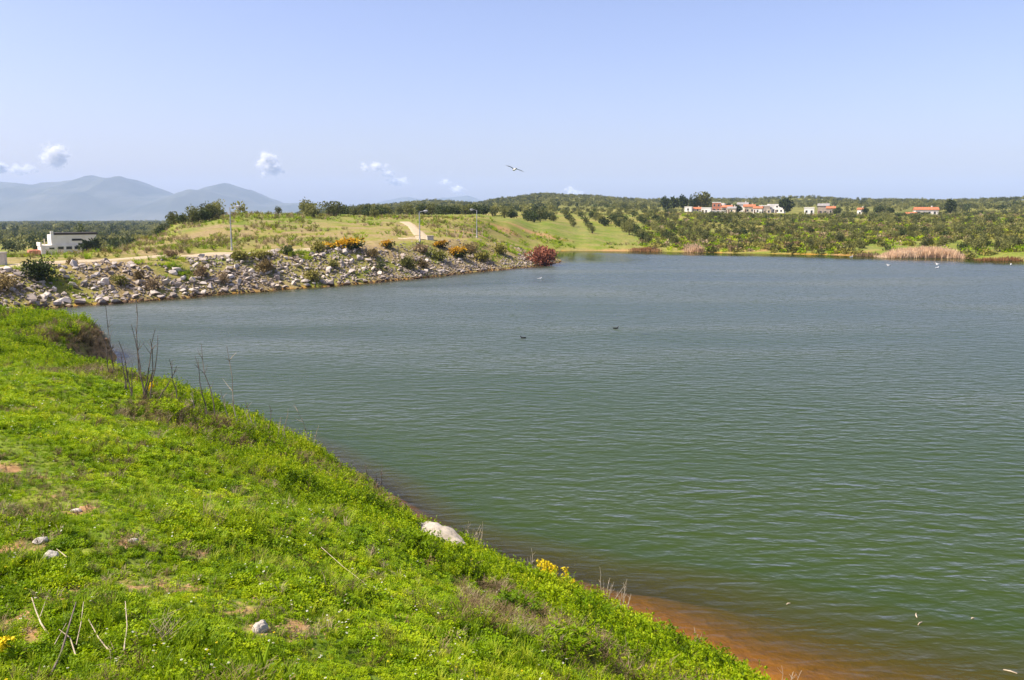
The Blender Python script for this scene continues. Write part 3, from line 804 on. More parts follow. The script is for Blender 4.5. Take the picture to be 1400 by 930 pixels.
# ------------------------------------------------------------------ tracks
M_road = simple("gravel_track", (.46, .37, .24), (.34, .26, .155), .95, 3, .3)
M_conc = simple("pale_concrete", (.55, .50, .43), (.42, .38, .32), .9, 5, .2)
def strip(name, P, width, m, lift=.05, sub=4):
    P = np.asarray(P, float); t = np.linspace(0, len(P)-1, (len(P)-1)*sub+1)
    x = np.interp(t, range(len(P)), P[:, 0]); y = np.interp(t, range(len(P)), P[:, 1])
    for _ in range(3):
        x[1:-1] = (x[:-2]+2*x[1:-1]+x[2:])/4; y[1:-1] = (y[:-2]+2*y[1:-1]+y[2:])/4
    d = unit(np.stack([np.gradient(x), np.gradient(y)], -1)); nrm = np.stack([-d[:, 1], d[:, 0]], -1)
    cols = np.linspace(-.5, .5, 7); wv = width*(1+.12*np.sin(t*2.1)+.08*np.sin(t*5.3))
    X = x[:, None]+nrm[:, :1]*cols*wv[:, None]; Y = y[:, None]+nrm[:, 1:]*cols*wv[:, None]
    Zl = land(X, Y); Zc = Zl.max(1, keepdims=True)*.5+Zl*.5+lift-np.where(abs(cols) > .4, .12, 0)
    o = obj(name, mesh_from(name, np.stack([X, Y, Zc], -1), grid_faces(len(t), 7), [m], True))
    return tag(o, kind="structure")
# crest track: follows the shoreline some ten metres back
A_ = SHP[(SHP[:, 6] > .75) & (SHP[:, 6] < 1.15) & (SHP[:, 0] < 20)]
dA = unit(np.gradient(A_[:, :2], axis=0))
crest = A_[:, :2]+np.stack([-dA[:, 1], dA[:, 0]], -1)*(11.0)
sdc = shore(crest[:, 0], crest[:, 1])[0]
if np.median(sdc) < 0: crest = A_[:, :2]-np.stack([-dA[:, 1], dA[:, 0]], -1)*11.0
sdc = shore(crest[:, 0], crest[:, 1])[0]; crest = crest[sdc > 8.5]
for _ in range(6): crest[1:-1] = (crest[:-2]+crest[1:-1]*2+crest[2:])/4
crest = crest[::4]
crest = np.concatenate([[crest[0]+(crest[0]-crest[1])*k for k in (6, 3)], crest])
strip("road", crest[column(crest[:, 0], crest[:, 1]) < 440], 3.0, M_road, .05)
DP = [hit(579, 328, 60), hit(574, 321, 60), hit(566, 313, 60), hit(559, 306, 60), hit(553, 303.5, 60)]
strip("dirt_path", DP, 2.3, M_road, .06)
strip("dirt_path", [hit(545, 326, 60), hit(560, 326, 60), hit(578, 326, 60), hit(590, 328, 60)], 1.2, M_road, .06)

# ------------------------------------------------------------------ shrubs
def shrub(name, px, py, wpx, hpx, leafm, label, cat, group=None, blossom=None, seed=0, n=700, size=.10, dist=None, up=0.0, squat=1.0):
    x, y = hit(px, py, 55) if dist is None else at(px, dist)
    d = math.hypot(x, y); w = wpx*d/FPX; h = hpx*d/FPX
    g = np.random.default_rng(500+seed)
    e = empty(name, (x, y, gz(x, y)-.05)); tag(e, label, cat, group)
    b = Buf(); q = crown(g, n, w*.5, h*.55, size*max(w, h)*1.15, 16, .45, -.5, .48)+np.array([0, 0, h*.5])
    q[..., 2] = np.maximum(q[..., 2], .02)
    if blossom is None: obj("foliage", b.quads(q).mesh("foliage", [leafm]), e)
    else:
        c = q.mean(1); side = c[:, 2]/h+.55*(-c[:, 0]/w)+g.normal(size=n)*.16  # blossom favours sunny upper left, dark leaves lower right: shading put into the colours
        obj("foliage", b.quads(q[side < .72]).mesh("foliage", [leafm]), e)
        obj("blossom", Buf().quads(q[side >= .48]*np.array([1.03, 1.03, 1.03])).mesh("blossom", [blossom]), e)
    t = Buf()
    for k in range(5):
        a = g.random()*6.28
        t.tube([(0, 0, -.05), (math.cos(a)*w*.12, math.sin(a)*w*.12, h*.3), (math.cos(a)*w*.26, math.sin(a)*w*.26, h*.62)], [.05*h, .035*h, .015*h], 5)
    obj("stem", t.mesh("stem", [M_bark]), e)
    return e
GO = "orange gorse bushes on the embankment crest"
for k, (a, b_, w, h, tx) in enumerate([
        (480, 341, 38, 14, "widest orange-blossomed gorse bush on the crest, its right side dark"),
        (450, 341, 24, 9, "dull orange gorse bush just left of the widest one"),
        (531, 339, 20, 11, "orange gorse bush right of the widest one, below the dirt path"),
        (602, 339, 20, 10, "small orange gorse bush just right of the second lamp post"),
        (628, 353, 25, 16, "tall bright orange gorse bush above the shore near the red bush")]):
    shrub("gorse_bush", a, b_, w, h, M_dark, tx, "bush", GO, M_gorse, 1+k, 900, .085)
shrub("russet_bush", 644, 347, 24, 15, M_brown, "russet brown bush behind the tall orange gorse", "bush", None, None, 11, 700, .09)
shrub("evergreen_bush", 57, 384, 40, 31, M_dark, "large dark green round bush on the rocks below the white building", "bush", None, None, 12, 1500, .07)
shrub("evergreen_bush", 8, 398, 30, 17, M_brown, "dark brown bush on the rocks at the left edge", "bush", None, None, 13, 900, .08)
GT = "green tufts along the crest track"
for k, (a, b_, w, h, m_, tx) in enumerate([
        (328, 355, 26, 11, M_scrub, "leftmost wide green tuft beside the track below first lamp post"),
        (353, 354, 21, 12, M_scrub, "round green tuft beside the track, second after the lamp post"),
        (367, 352, 13, 9, M_scrub, "smallest green tuft beside the track"),
        (392, 348, 19, 13, M_dark, "dark green tuft standing against the track's right end"),
        (433, 345, 24, 15, M_scrub, "olive green bush at the crest left of the orange gorse")]):
    shrub("shrub", a, b_, w, h, m_, tx, "bush", GT, None, 20+k, 600, .10)
GS = "scrub on the boulder slope"
for k, (a, b_, w, h, m_, tx) in enumerate([
        (362, 373, 30, 16, M_brown, "dark brown rounded scrub among boulders below the green tufts"),
        (429, 384, 24, 18, M_scrub, "olive scrub bush between boulders below the crest"),
        (520, 370, 14, 13, M_dark, "small dark bush low on the slope below the orange gorse"),
        (577, 366, 18, 12, M_brown, "brown scrub bush low on the slope, right of the olive one"),
        (558, 367, 26, 14, M_scrub, "olive scrub bush low on the slope left of the brown one"),
        (510, 352, 20, 11, M_brown, "brownish scrub patch below the small orange gorse"),
        (455, 366, 16, 10, M_scrub, "small olive scrub on the boulder slope under the widest gorse"),
        (165, 391, 22, 14, M_scrub, "grassy scrub among boulders right of the dark round bush"),
        (190, 384, 16, 15, M_brown, "withered scrub among boulders halfway to the lamp post"),
        (210, 398, 22, 18, M_straw, "straw coloured tussock just above the waterline boulders"),
        (275, 380, 22, 18, M_straw, "straw coloured tussock left below the first lamp post"),
        (305, 388, 18, 16, M_straw, "straw coloured tussock below the first lamp post"),
        (235, 352, 18, 10, M_straw, "dry tussock beside the track left of the lamp post"),
        (98, 362, 14, 8, M_brown, "low brown shrub on the crest right of the dark round bush"),
        (600, 356, 26, 15, M_scrub, "olive bush left of the tall bright gorse"),
        (660, 357, 26, 14, M_scrub, "olive bush between tall bright gorse and red bush"),
        (683, 347, 26, 14, M_scrub, "rounded olive bush on the point above the red bush"),
        (576, 345, 24, 12, M_straw, "dry straw tussock at the foot of the second lamp post")]):
    shrub("scrub_bush", a, b_, w, h, m_, tx, "bush", GS, None, 40+k, 520, .10)
shrub("tamarisk_bush", 742, 363, 46, 30, M_red, "red feathery bush at the water's edge on the point's tip", "bush", None, None, 71, 2600, .06)

# rough grass between the boulders and over the hillside
P_ROUGH = [tuft(31, 34, .55, .3, .02), tuft(32, 30, .65, .3, .02, M_straw, .55), tuft(33, 34, .45, .35, .02, None, .8), weed(34, 9, .45, .4, M_scrub, .14, 12), drybush(35, 16, .5, .4, M_brown),
           weed(36, 9, .35, .4, M_lush, .13, 14)]
n = 26000
qx = rng.uniform(-90, 40, n); qy = rng.uniform(66, 230, n); qz, qs, qzn, _ = land(qx, qy, True); qc = column(qx, qy)
ok = (qzn > .5) & (qs > .8) & (qc > -150) & (qc < 900) & (np.hypot(qx, qy) < 215)
rd = np.full(n, 1e9)
for a, b_ in zip(crest[:-1], crest[1:]):
    e_ = b_-a; t_ = np.clip(((qx-a[0])*e_[0]+(qy-a[1])*e_[1])/(e_@e_), 0, 1); rd = np.minimum(rd, np.hypot(qx-a[0]-t_*e_[0], qy-a[1]-t_*e_[1]))
ok &= (rd > 2.3)
for a, b_ in zip(DP[:-1], DP[1:]):
    a, b_ = np.array(a), np.array(b_); e_ = b_-a; t_ = np.clip(((qx-a[0])*e_[0]+(qy-a[1])*e_[1])/(e_@e_), 0, 1)
    ok &= np.hypot(qx-a[0]-t_*e_[0], qy-a[1]-t_*e_[1]) > 2.2
gp = fbm(qx/5.5, qy/5.5, 83, 3); dn = fbm(qx/9, qy/9, 87, 3)
ok &= np.where(qs < 9, (gp > .585) & (qs > 2), rng.random(n) < .6*sstep(.42, .6, dn))
qx, qy, qz, qs, gp, dn = (v[ok] for v in (qx, qy, qz, qs, gp, dn)); n = len(qx)
idx = rng.integers(0, 6, n); idx = np.where(gp > .58, rng.choice([0, 2, 5, 5], n), idx)
idx = np.where((qs > 14) & (dn > .5) & (rng.random(n) < .6), rng.choice([1, 3, 4], n), idx)
scatter("rough_grass", np.stack([qx, qy, qz-.03], -1), rng.uniform(0, 6.28, n), rng.uniform(.7, 1.7, n), idx, P_ROUGH,
        "rough green and straw coloured grass between boulders and on the hillside", "grass")

# ------------------------------------------------------------------ olive trees
def olive(seed, n=430, h=3.7, rx=1.9, m=None, size=.42, rz=None, lobes=12):
    g = np.random.default_rng(seed); rz = rz or h*.44
    c = crown(g, n, rx, rz, size, lobes, .5, -.95, .5)+np.array([0, 0, h-rz*1.2])
    cm = Buf().quads(c).mesh("crown", [m or M_olive])
    t = Buf(); th_ = h-rz*1.85
    t.tube([(0, 0, -.3), (.05, .02, th_*.5), (.02, .08, th_), (.0, .05, th_+rz*.5)], [.24, .19, .15, .08], 7)
    for k in range(4):
        a = g.random()*6.28; q = rx*g.uniform(.4, .6)
        t.tube([(0, .05, th_*.8), (math.cos(a)*q*.5, math.sin(a)*q*.5, th_+rz*.35), (math.cos(a)*q, math.sin(a)*q, th_+rz*g.uniform(.7, 1.1))], [.11, .08, .03], 5)
    return cm, t.mesh("trunk", [M_bark])
OL = [olive(600+k, 430, 3.4+.15*k, 1.75+.1*(k % 3)) for k in range(6)]
OB = [olive(620+k, 520, 3.0, 2.0, M_dark, .42, 1.4) for k in range(3)]
LOW = [Buf().quads(crown(np.random.default_rng(640+k), 90, 1.9, 1.45, .85, 9, .5, -.7, .5)+np.array([0, 0, 2.0])).mesh("far_crown", [M_olive]) for k in range(5)]
LOWD = [Buf().quads(crown(np.random.default_rng(660+k), 90, 1.9, 1.5, .85, 9, .5, -.7, .5)+np.array([0, 0, 2.0])).mesh("far_crown", [M_dark]) for k in range(2)]
T = []     # x, y, scale, kind, dark
def area(c0, c1, d0, d1, sp, acc, kind, sc=(.8, 1.2), rot=0.0, row=1.0, jit=.25, dark=.15):
    xs = [at(c, d) for c in (c0, c1) for d in (d0, d1)]
    cx = sum(p[0] for p in xs)/4; cy = (d0+d1)/2; half = max(abs(p[0]-cx) for p in xs)+(d1-d0)/2+10
    u_ = np.arange(-half, half, sp); v_ = np.arange(-half, half, sp*row); U, V_ = np.meshgrid(u_, v_)
    U = U+rng.normal(0, sp*jit, U.shape); V_ = V_+rng.normal(0, sp*jit*.6, U.shape)
    X = (cx+U*math.cos(rot)-V_*math.sin(rot)).ravel(); Y = (cy+U*math.sin(rot)+V_*math.cos(rot)).ravel()
    c = column(X, Y); z_, s_, zn_, _ = land(X, Y, True)
    k = (c > c0) & (c < c1) & (Y > d0) & (Y < d1) & (s_ > 3) & (rng.random(len(X)) < acc(X, Y, c))
    for i in np.nonzero(k)[0]:
        T.append((X[i], Y[i], z_[i], rng.uniform(*sc), kind, rng.random() < dark))
one = lambda p: (lambda X, Y, c: p)
area(243, 300, 178, 215, 4.2, one(.85), "hill", (.7, 1.15), .3, 1, .35, .45)
area(205, 262, 195, 250, 5.0, one(.75), "hillflank", (.7, 1.1), .3, 1, .35, .5)
area(398, 462, 188, 215, 4.6, one(.85), "hilltop", (.85, 1.2), .2, 1, .3, .3)
area(318, 400, 196, 225, 8, one(.45), "hilltop_sparse", (.55, .85), .2, 1, .3, .2)
area(468, 520, 200, 250, 7, one(.5), "hilltop", (.7, 1.0), .2, 1, .3, .3)
area(455, 760, 255, 300, 6.2, one(.72), "band", (.9, 1.25), .15, 1, .3, .55)
area(745, 905, 330, 420, 5.2, lambda X, Y, c: .55+0*c, "grove", (.42, .72), R(62), 2.3, .10, .25)
area(950, 1010, 200, 420, 5.2, lambda X, Y, c: .85*sstep(.26, .44, fbm(X/26, Y/26, 133)), "slope", (.45, .8), R(55), 1.5, .2, .12)
area(1000, 1440, 160, 300, 4.7, lambda X, Y, c: np.clip(.10+sstep(.40, .52, fbm(X/20+3, Y/20, 131))*.80, 0, 1), "shorewood", (.42, .8), .2, 1, .3, .10)
area(1000, 1440, 300, 520, 6.6, lambda X, Y, c: .14+.66*sstep(.43, .54, fbm(X/34, Y/34, 137)), "slope", (.5, .85), .5, 1, .3, .10)
area(745, 1005, 420, 560, 6.8, lambda X, Y, c: .16+.62*sstep(.43, .54, fbm(X/34, Y/34, 139)), "slope", (.5, .8), R(40), 1.4, .2, .12)
area(700, 1450, 560, 1500, 10.5, lambda X, Y, c: .85*sstep(.38, .50, fbm(X/80, Y/80, 141)), "far", (.9, 1.4), R(25), 1, .22, .12)
area(390, 760, 420, 1500, 9.5, lambda X, Y, c: .85*sstep(.28, .42, fbm(X/90, Y/90, 143)), "far", (.9, 1.4), R(-12), 1.3, .12, .3)
area(-90, 330, 240, 700, 8.0, lambda X, Y, c: .85*sstep(.36, .50, fbm(X/60, Y/60, 145)), "plain", (.8, 1.3), R(10), 1, .3, .5)
area(-120, 340, 700, 3200, 17.0, lambda X, Y, c: .88*sstep(.34, .48, fbm(X/220, Y/160, 147)), "plain", (1.4, 2.3), R(10), 1, .3, .45)
P_HILL = [Buf().quads(crown(np.random.default_rng(680+k), 70, 1.0, .55, .42, 8, .4, -.4, .55)+np.array([0, 0, .35])).mesh("low_scrub", [m_]) for k, m_ in
          enumerate((M_scrub, M_scrub, M_brown, M_weed, M_straw, M_olive))]
n = 8000
qc = rng.uniform(880, 1460, n); qy = 165+330*rng.random(n)**1.4; qx = (qc-700)/1163*qy; qz, qs, _, _ = land(qx, qy, True)
dn = fbm(qx/16, qy/16, 151, 3); mead = np.exp(-(((qx-18)/26)**2+((qy-235)/40)**2))
ok = (qs > .5) & (rng.random(n) < np.clip(sstep(.38, .56, dn)*1.1+.12, 0, 1)*(1-.93*mead))
qx, qy, qz, dn = (v[ok] for v in (qx, qy, qz, dn)); n = len(qx)
idx = rng.choice(6, n, p=[.28, .24, .02, .28, .08, .10])
scatter("hillside_scrub", np.stack([qx, qy, qz-.05], -1), rng.uniform(0, 6.28, n), rng.uniform(.5, 1.5, n), idx, P_HILL, "low scrub and tall herbs between the olive trees of the far slope", "scrub")
for (a0, b0, a1, b1, m_, lo_, hi_) in ((749, 293, 757, 303, 4, .6, .8), (773, 294, 784, 311, 6, .6, .85), (792, 295, 810, 319, 7, .6, .85), (808, 297, 826, 309, 6, .8, 1.1), (833, 298, 860, 321, 9, .85, 1.1),
        (846, 297, 884, 334, 11, .7, 1.0), (868, 298, 922, 335, 12, .7, 1.0), (888, 298, 948, 333, 11, .65, .95), (912, 299, 975, 335, 11, .65, .95)):
    for k in range(m_):
        f_ = (k+rng.uniform(-.2, .2))/(m_-1); x_, y_ = hit(a0+(a1-a0)*f_, b0+(b1-b0)*f_, 150)
        T.append((x_, y_, gz(x_, y_), rng.uniform(lo_, hi_), "grove", rng.random() < .3))
houses_clear = []     # filled below, trees keep off the houses

# ------------------------------------------------------------------ houses
M_plaster = simple("white_plaster", (.78, .75, .70), (.66, .62, .56), .9, .6)
M_cream = simple("cream_plaster", (.66, .56, .42), (.56, .46, .33), .9, .6)
M_stone = simple("stone_wall", (.38, .32, .26), (.26, .21, .17), .95, 1.2, .4)
M_orange = simple("orange_plaster", (.52, .20, .11), (.42, .15, .08), .9, .6)
M_tile = simple("terracotta_tiles", (.46, .17, .075), (.33, .11, .05), .9, 1.5, .3)
M_roofgrey = simple("grey_roof", (.30, .28, .26), (.20, .19, .18), .9, 1.0)
M_darkroof = simple("dark_roof", (.060, .048, .040), (.035, .030, .026), .9, 1.0)
M_pane = simple("window_glass", (.030, .034, .040), (.018, .02, .024), .15, .5, 0, .5)
M_frame = simple("window_frame", (.50, .48, .44), None, .7, 2)
M_door = simple("door_wood", (.14, .075, .04), None, .7, 3)
M_metal = simple("galvanised_metal", (.36, .37, .38), (.24, .25, .26), .55, 3, 0, .5)

def window(e, x, z, w, h, y, axis='y', sgn=-1):
    """frame with its pane, set on the wall plane at y (or x when axis is 'x')"""
    f = Buf(); t = .09
    def bx(buf, a0, a1, z0, z1, o0, o1):
        o0, o1 = sorted((y+sgn*o0, y+sgn*o1))
        if axis == 'y': buf.box(a0, a1, o0, o1, z0, z1)
        else: buf.box(o0, o1, a0, a1, z0, z1)
    bx(f, x-w/2-t, x-w/2, z-t, z+h+t, -.05, .05); bx(f, x+w/2, x+w/2+t, z-t, z+h+t, -.05, .05)
    bx(f, x-w/2, x+w/2, z+h, z+h+t, -.05, .05); bx(f, x-w/2, x+w/2, z-t, z, -.05, .09)
    o = obj("window", f.mesh("window", [M_frame]), e)
    p = Buf(); bx(p, x-w/2, x+w/2, z, z+h, -.04, .012)
    obj("pane", p.mesh("pane", [M_pane]), o)
def house(px, dist, w, dp, h, label, wallm, roof='flat', roofm=None, rz=0.0, wins=2, door=True, storeys=1, lift=0.0):
    x, y = at(px, dist); z_ = gz(x, y)+lift
    houses_clear.append((x, y, max(w, dp)*.5+2.5))
    e = empty("house", (x, y, z_-.2), rz); tag(e, label, "house", "village houses on the far hillside")
    obj("wall", Buf().box(-w/2, w/2, -dp/2, dp/2, 0, h).mesh("wall", [wallm]), e)
    r = Buf()
    if roof == 'flat':
        for a in ((-w/2-.12, w/2+.12, -dp/2-.12, -dp/2+.1), (-w/2-.12, w/2+.12, dp/2-.1, dp/2+.12), (-w/2-.12, -w/2+.1, -dp/2+.1, dp/2-.1), (w/2-.1, w/2+.12, -dp/2+.1, dp/2-.1)):
            r.box(*a, h-.15, h+.35)
        r.box(-w/2+.1, w/2-.1, -dp/2+.1, dp/2-.1, h+.002, h+.06)
        obj("roof", r.mesh("roof", [roofm or wallm]), e)
    else:
        o_ = .35; rh = dp*.26
        V = [(-w/2-o_, -dp/2-o_, h-.05), (w/2+o_, -dp/2-o_, h-.05), (w/2+o_, dp/2+o_, h-.05), (-w/2-o_, dp/2+o_, h-.05), (-w/2-o_, 0, h+rh), (w/2+o_, 0, h+rh),
             (-w/2-o_, -dp/2-o_, h+.12), (w/2+o_, -dp/2-o_, h+.12), (w/2+o_, dp/2+o_, h+.12), (-w/2-o_, dp/2+o_, h+.12)]
        r.add(V, [(6, 7, 5, 4), (8, 9, 4, 5), (0, 3, 2, 1), (0, 1, 7, 6), (2, 3, 9, 8), (0, 6, 4, 9, 3), (1, 2, 8, 5, 7)])
        ro = obj("roof", r.mesh("roof", [roofm or M_tile]), e)
        obj("chimney", Buf().box(w*.22, w*.22+.6, .3, .9, h+.1, h+rh+.7).mesh("chimney", [wallm]), ro)
    for s_ in range(storeys):
        zb = .9+s_*2.9
        for k in range(wins):
            xx = -w/2+w*(k+.5+(.25 if door and s_ == 0 else 0))/(wins+(.5 if door and s_ == 0 else 0))
            if xx < w/2-.6: window(e, xx, zb, 1.0, 1.25, -dp/2)
        window(e, 0, zb, .9, 1.2, -w/2, 'x', -1)
    if door:
        d_ = obj("door", Buf().box(-w/2+.45, -w/2+1.4, -dp/2-.04, -dp/2+.05, .15, 2.25).mesh("door", [M_door]), e)
        obj("handle", Buf().box(-w/2+1.22, -w/2+1.3, -dp/2-.09, -dp/2-.04, 1.1, 1.25).mesh("handle", [M_metal]), d_)
    return e
V_ = [(936, 545, 4.5, 4, 3.0, "small white cube house, leftmost of the village", M_plaster, 'flat', None, .3, 1, False, 1, 1.0),
      (945, 548, 7.5, 5, 2.2, "low house with tiled roof beside the leftmost white cube", M_cream, 'gable', M_tile, .2, 2, True, 1, .5),
      (960, 535, 6.0, 5, 3.4, "bright white block house left of the orange two-storey house", M_plaster, 'flat', None, .25, 1, True, 1, .3),
      (973, 560, 5.5, 6, 6.2, "orange-red two-storey house above the white ones", M_orange, 'flat', M_plaster, .15, 2, True, 2, .8),
      (980, 572, 4.5, 6, 5.6, "narrow white two-storey house right of the orange one", M_plaster, 'flat', None, .3, 1, False, 2, .8),
      (975, 540, 9, 4, 1.8, "long low white building below the orange house", M_plaster, 'flat', None, .1, 3, False, 1, .3),
      (989, 565, 8, 6, 3.4, "tan house with terracotta roof in the village's middle", M_cream, 'gable', M_tile, .35, 2, True, 1, .5),
      (994, 532, 5.0, 5, 3.0, "cream house standing forward of the others beside a dark tree", M_cream, 'gable', M_roofgrey, -.3, 1, True, 1, .3),
      (1008, 575, 7, 6, 4.8, "white house with grey roof under the thin mast", M_plaster, 'gable', M_roofgrey, .2, 2, True, 1, .5),
      (1017, 555, 7, 6, 3.8, "terracotta-roofed cream house in the village's right half", M_cream, 'gable', M_tile, .1, 2, True, 1, .5),
      (1029, 540, 5.5, 5, 3.2, "white gabled house in front of the terracotta roofs", M_plaster, 'gable', M_tile, -.35, 1, True, 1, .3),
      (1037, 570, 7, 6, 4.6, "grey-white flat-roofed house behind the gabled one", M_stone, 'flat', M_plaster, .2, 2, True, 1, .4),
      (1050, 575, 9, 7, 5.2, "long white flat-roofed house left of the big round tree", M_plaster, 'flat', None, .2, 3, True, 1, .4),
      (1058, 560, 6, 6, 5.0, "white two-storey house next to the big round tree", M_plaster, 'flat', None, .35, 2, True, 2, .2),
      (1043, 525, 2.8, 3, 2.4, "tiny cream shed below the village", M_cream, 'flat', None, .2, 1, False, 1, .2),
      (1097, 500, 5.6, 5, 3.6, "white two-window house apart, right of the round tree", M_plaster, 'flat', None, .25, 2, False, 1, .5),
      (1116, 530, 6.5, 6, 5.2, "grey stone house above the two-window white one", M_stone, 'gable', M_roofgrey, .3, 2, True, 1, .5),
      (1126, 520, 5, 5, 3.4, "tan stone annexe right of the grey stone house", M_stone, 'gable', M_tile, .3, 1, False, 1, .3),
      (1166, 500, 3.0, 4, 3.6, "narrow white house among dark trees", M_plaster, 'gable', M_tile, .5, 1, False, 1, .4),
      (1253, 480, 12, 6, 3.2, "long white house with orange tiled roof beside the tall cypress", M_plaster, 'gable', M_tile, .18, 4, True, 1, .4),
      (1233, 465, 5, 4, 1.6, "low orange-roofed outbuilding left of the long white house", M_cream, 'gable', M_tile, .2, 1, False, 1, .3)]
for v in V_: house(*v[:9], -abs(v[9])*1.2-.05, *v[10:])
# thin mast over the village
x, y = at(1012, 578)
e = empty("mast", (x, y, gz(x, y))); tag(e, "thin lattice mast rising above the village roofs", "mast")
obj("pole", Buf().tube([(0, 0, 0), (0, 0, 6), (0, 0, 11.5)], [.14, .11, .06], 6).mesh("pole", [M_metal]), e)
obj("antenna", Buf().box(-.8, .8, -.04, .04, 10.3, 10.4).box(-.5, .5, -.04, .04, 10.9, 11.0).mesh("antenna", [M_metal]), e)

# white building on the valley floor behind the track
x, y = at(103, 232)
e = empty("white_building", (x, y, -2.7), R(36), (1.12, 1, 1)); tag(e, "white two-storey building with dark flat roof in the valley behind the track", "building")
houses_clear.append((x, y, 15)); houses_clear.append((x*.94, y*.94, 14)); houses_clear.append((x*.88, y*.88, 12))
obj("wall", Buf().box(-6.2, 5.4, -3.4, 3.4, -1.2, 2.9).mesh("wall", [M_plaster]), e)
obj("upper_wall", Buf().box(-3.9, 6.0, -3.0, 3.8, 2.902, 5.6).mesh("upper_wall", [M_plaster]), e)
obj("roof", Buf().box(-3.2, 6.4, -3.1, 4.2, 5.602, 6.15).mesh("roof", [M_darkroof]), e)
obj("parapet", Buf().box(-6.35, -6.0, -3.5, 3.5, 2.6, 3.6).mesh("parapet", [M_plaster]), e)
obj("chimney", Buf().box(-3.9, -3.25, -2.9, -2.2, 5.6, 6.6).mesh("chimney", [M_plaster]), e)
obj("post", Buf().box(-5.2, -5.0, -1.0, -.8, 2.9, 4.6).mesh("post", [M_cream]), e)
obj("lean_to", Buf().box(-8.6, -6.21, -2.6, 2.4, -1.2, 1.6).mesh("lean_to", [M_orange]), e)
for xx in (-2.0, -.2, 1.6, 3.6): window(e, xx, 1.75, 1.2, .7, -3.4)
window(e, -3.9, 1.85, 1.0, .4, -3.4)
window(e, 1.6, 4.0, 2.0, .5, -3.0)
window(e, .6, 3.6, 1.0, .9, -3.9, 'x', -1)
# pale specks of a hamlet far out on the plain
for a, dd_, w_ in ((187, 2900, 16), (196, 2950, 20), (203, 2920, 12)):
    x, y = at(a, dd_); e = empty("house", (x, y, gz(x, y)))
    tag(e, {187: "leftmost white house of the far hamlet below the mountains", 196: "middle and widest white house of the far hamlet", 203: "rightmost white house of the far hamlet"}[a], "house", "far hamlet on the plain")
    obj("wall", Buf().box(-w_/2, w_/2, -6, 6, -1, 8).mesh("wall", [M_plaster]), e)
    obj("roof", Buf().box(-w_/2-.4, w_/2+.4, -6.4, 6.4, 8.002, 8.6).mesh("roof", [M_plaster]), e)

# ------------------------------------------------------------------ place the trees
T = [t for t in T if all((t[0]-hx)**2+(t[1]-hy)**2 > hr*hr for hx, hy, hr in houses_clear) and not (t[1] > 430 and t[1] < 585 and 925 < column(t[0], t[1]) < 1145 and t[3] > .62)]
ap = []
for t in T:
    c = column(t[0], t[1]); ap.append((t[3]/math.hypot(t[0], t[1])) if -5 < c < 1405 and t[4] not in ("far", "plain") else 0)
order = np.argsort(-np.array(ap))
TXT = {"hill": "dense dark tree on the left shoulder of the hill", "hillflank": "dark tree on the hill's left flank above the white building",
       "hilltop": "broad tree in the clump on the green hilltop", "hilltop_sparse": "small sparse tree on the hilltop behind the first lamp post",
       "band": "olive tree in the long band behind the hill", "grove": "olive tree in the planted rows",
       "slope": "olive tree on the far slope", "shorewood": "rounded olive tree along the far shore"}
nind = 285
for j in order[:nind]:
    x, y, z_, s_, kd, dk = T[j]
    cm, tm = random.choice(OB if dk else OL)
    e = empty("olive_tree", (x, y, z_), random.uniform(0, 6.28), s_)
    c = column(x, y)
    if kd in ("shorewood", "slope", "grove"):
        q = ", " + next(t_ for lim, t_ in ((800, "above the open green meadow"), (850, "right of the green meadow"), (925, "below the dark pines"), (960, "below the tallest village tree"), (1000, "below the orange house"),
            (1050, "below the white flat roofs"), (1085, "below the round tree"), (1150, "below the stone houses"), (1215, "below the dark tree trio"), (1275, "below the long house"), (1330, "below the cypress"), (9e9, "at the right edge")) if c < lim)
        q += (", front row" if y < 200 else "") if kd == "shorewood" else ""
    elif kd in ("band", "hilltop"):
        q = ", " + next(t_ for lim, t_ in ((430, "left part"), (500, "between hilltop clump and dirt path"), (560, "above the dirt path"), (620, "behind the second lamp post"), (690, "behind the farthest lamp post"), (9e9, "at the right end")) if c < lim)
    else: q = ""
    q = (" dark" if dk else "")+(" low" if s_ < .62 else (" tall" if s_ > .95 else ""))+"|"+q
    nm_, q2 = q.split("|"); base_ = TXT[kd].replace("dense dark ", "dense ").replace("dark ", "")
    q = nm_.strip()+" "+base_+q2; q = " ".join(q.strip().split()[:16]).rstrip(",")
    tag(e, q, "tree", "olive trees around the lake")
    obj("crown", cm, e); obj("trunk", tm, e)
rest = [T[j] for j in order[nind:]]
idx = np.array([(5+random.randrange(2)) if t[5] else random.randrange(5) for t in rest])
scatter("olive_grove", np.array([t[:3] for t in rest]), rng.uniform(0, 6.28, len(rest)), np.array([t[3] for t in rest]), idx, LOW+LOWD,
        "olive groves covering the far hillsides and the plain", "grove", .05)

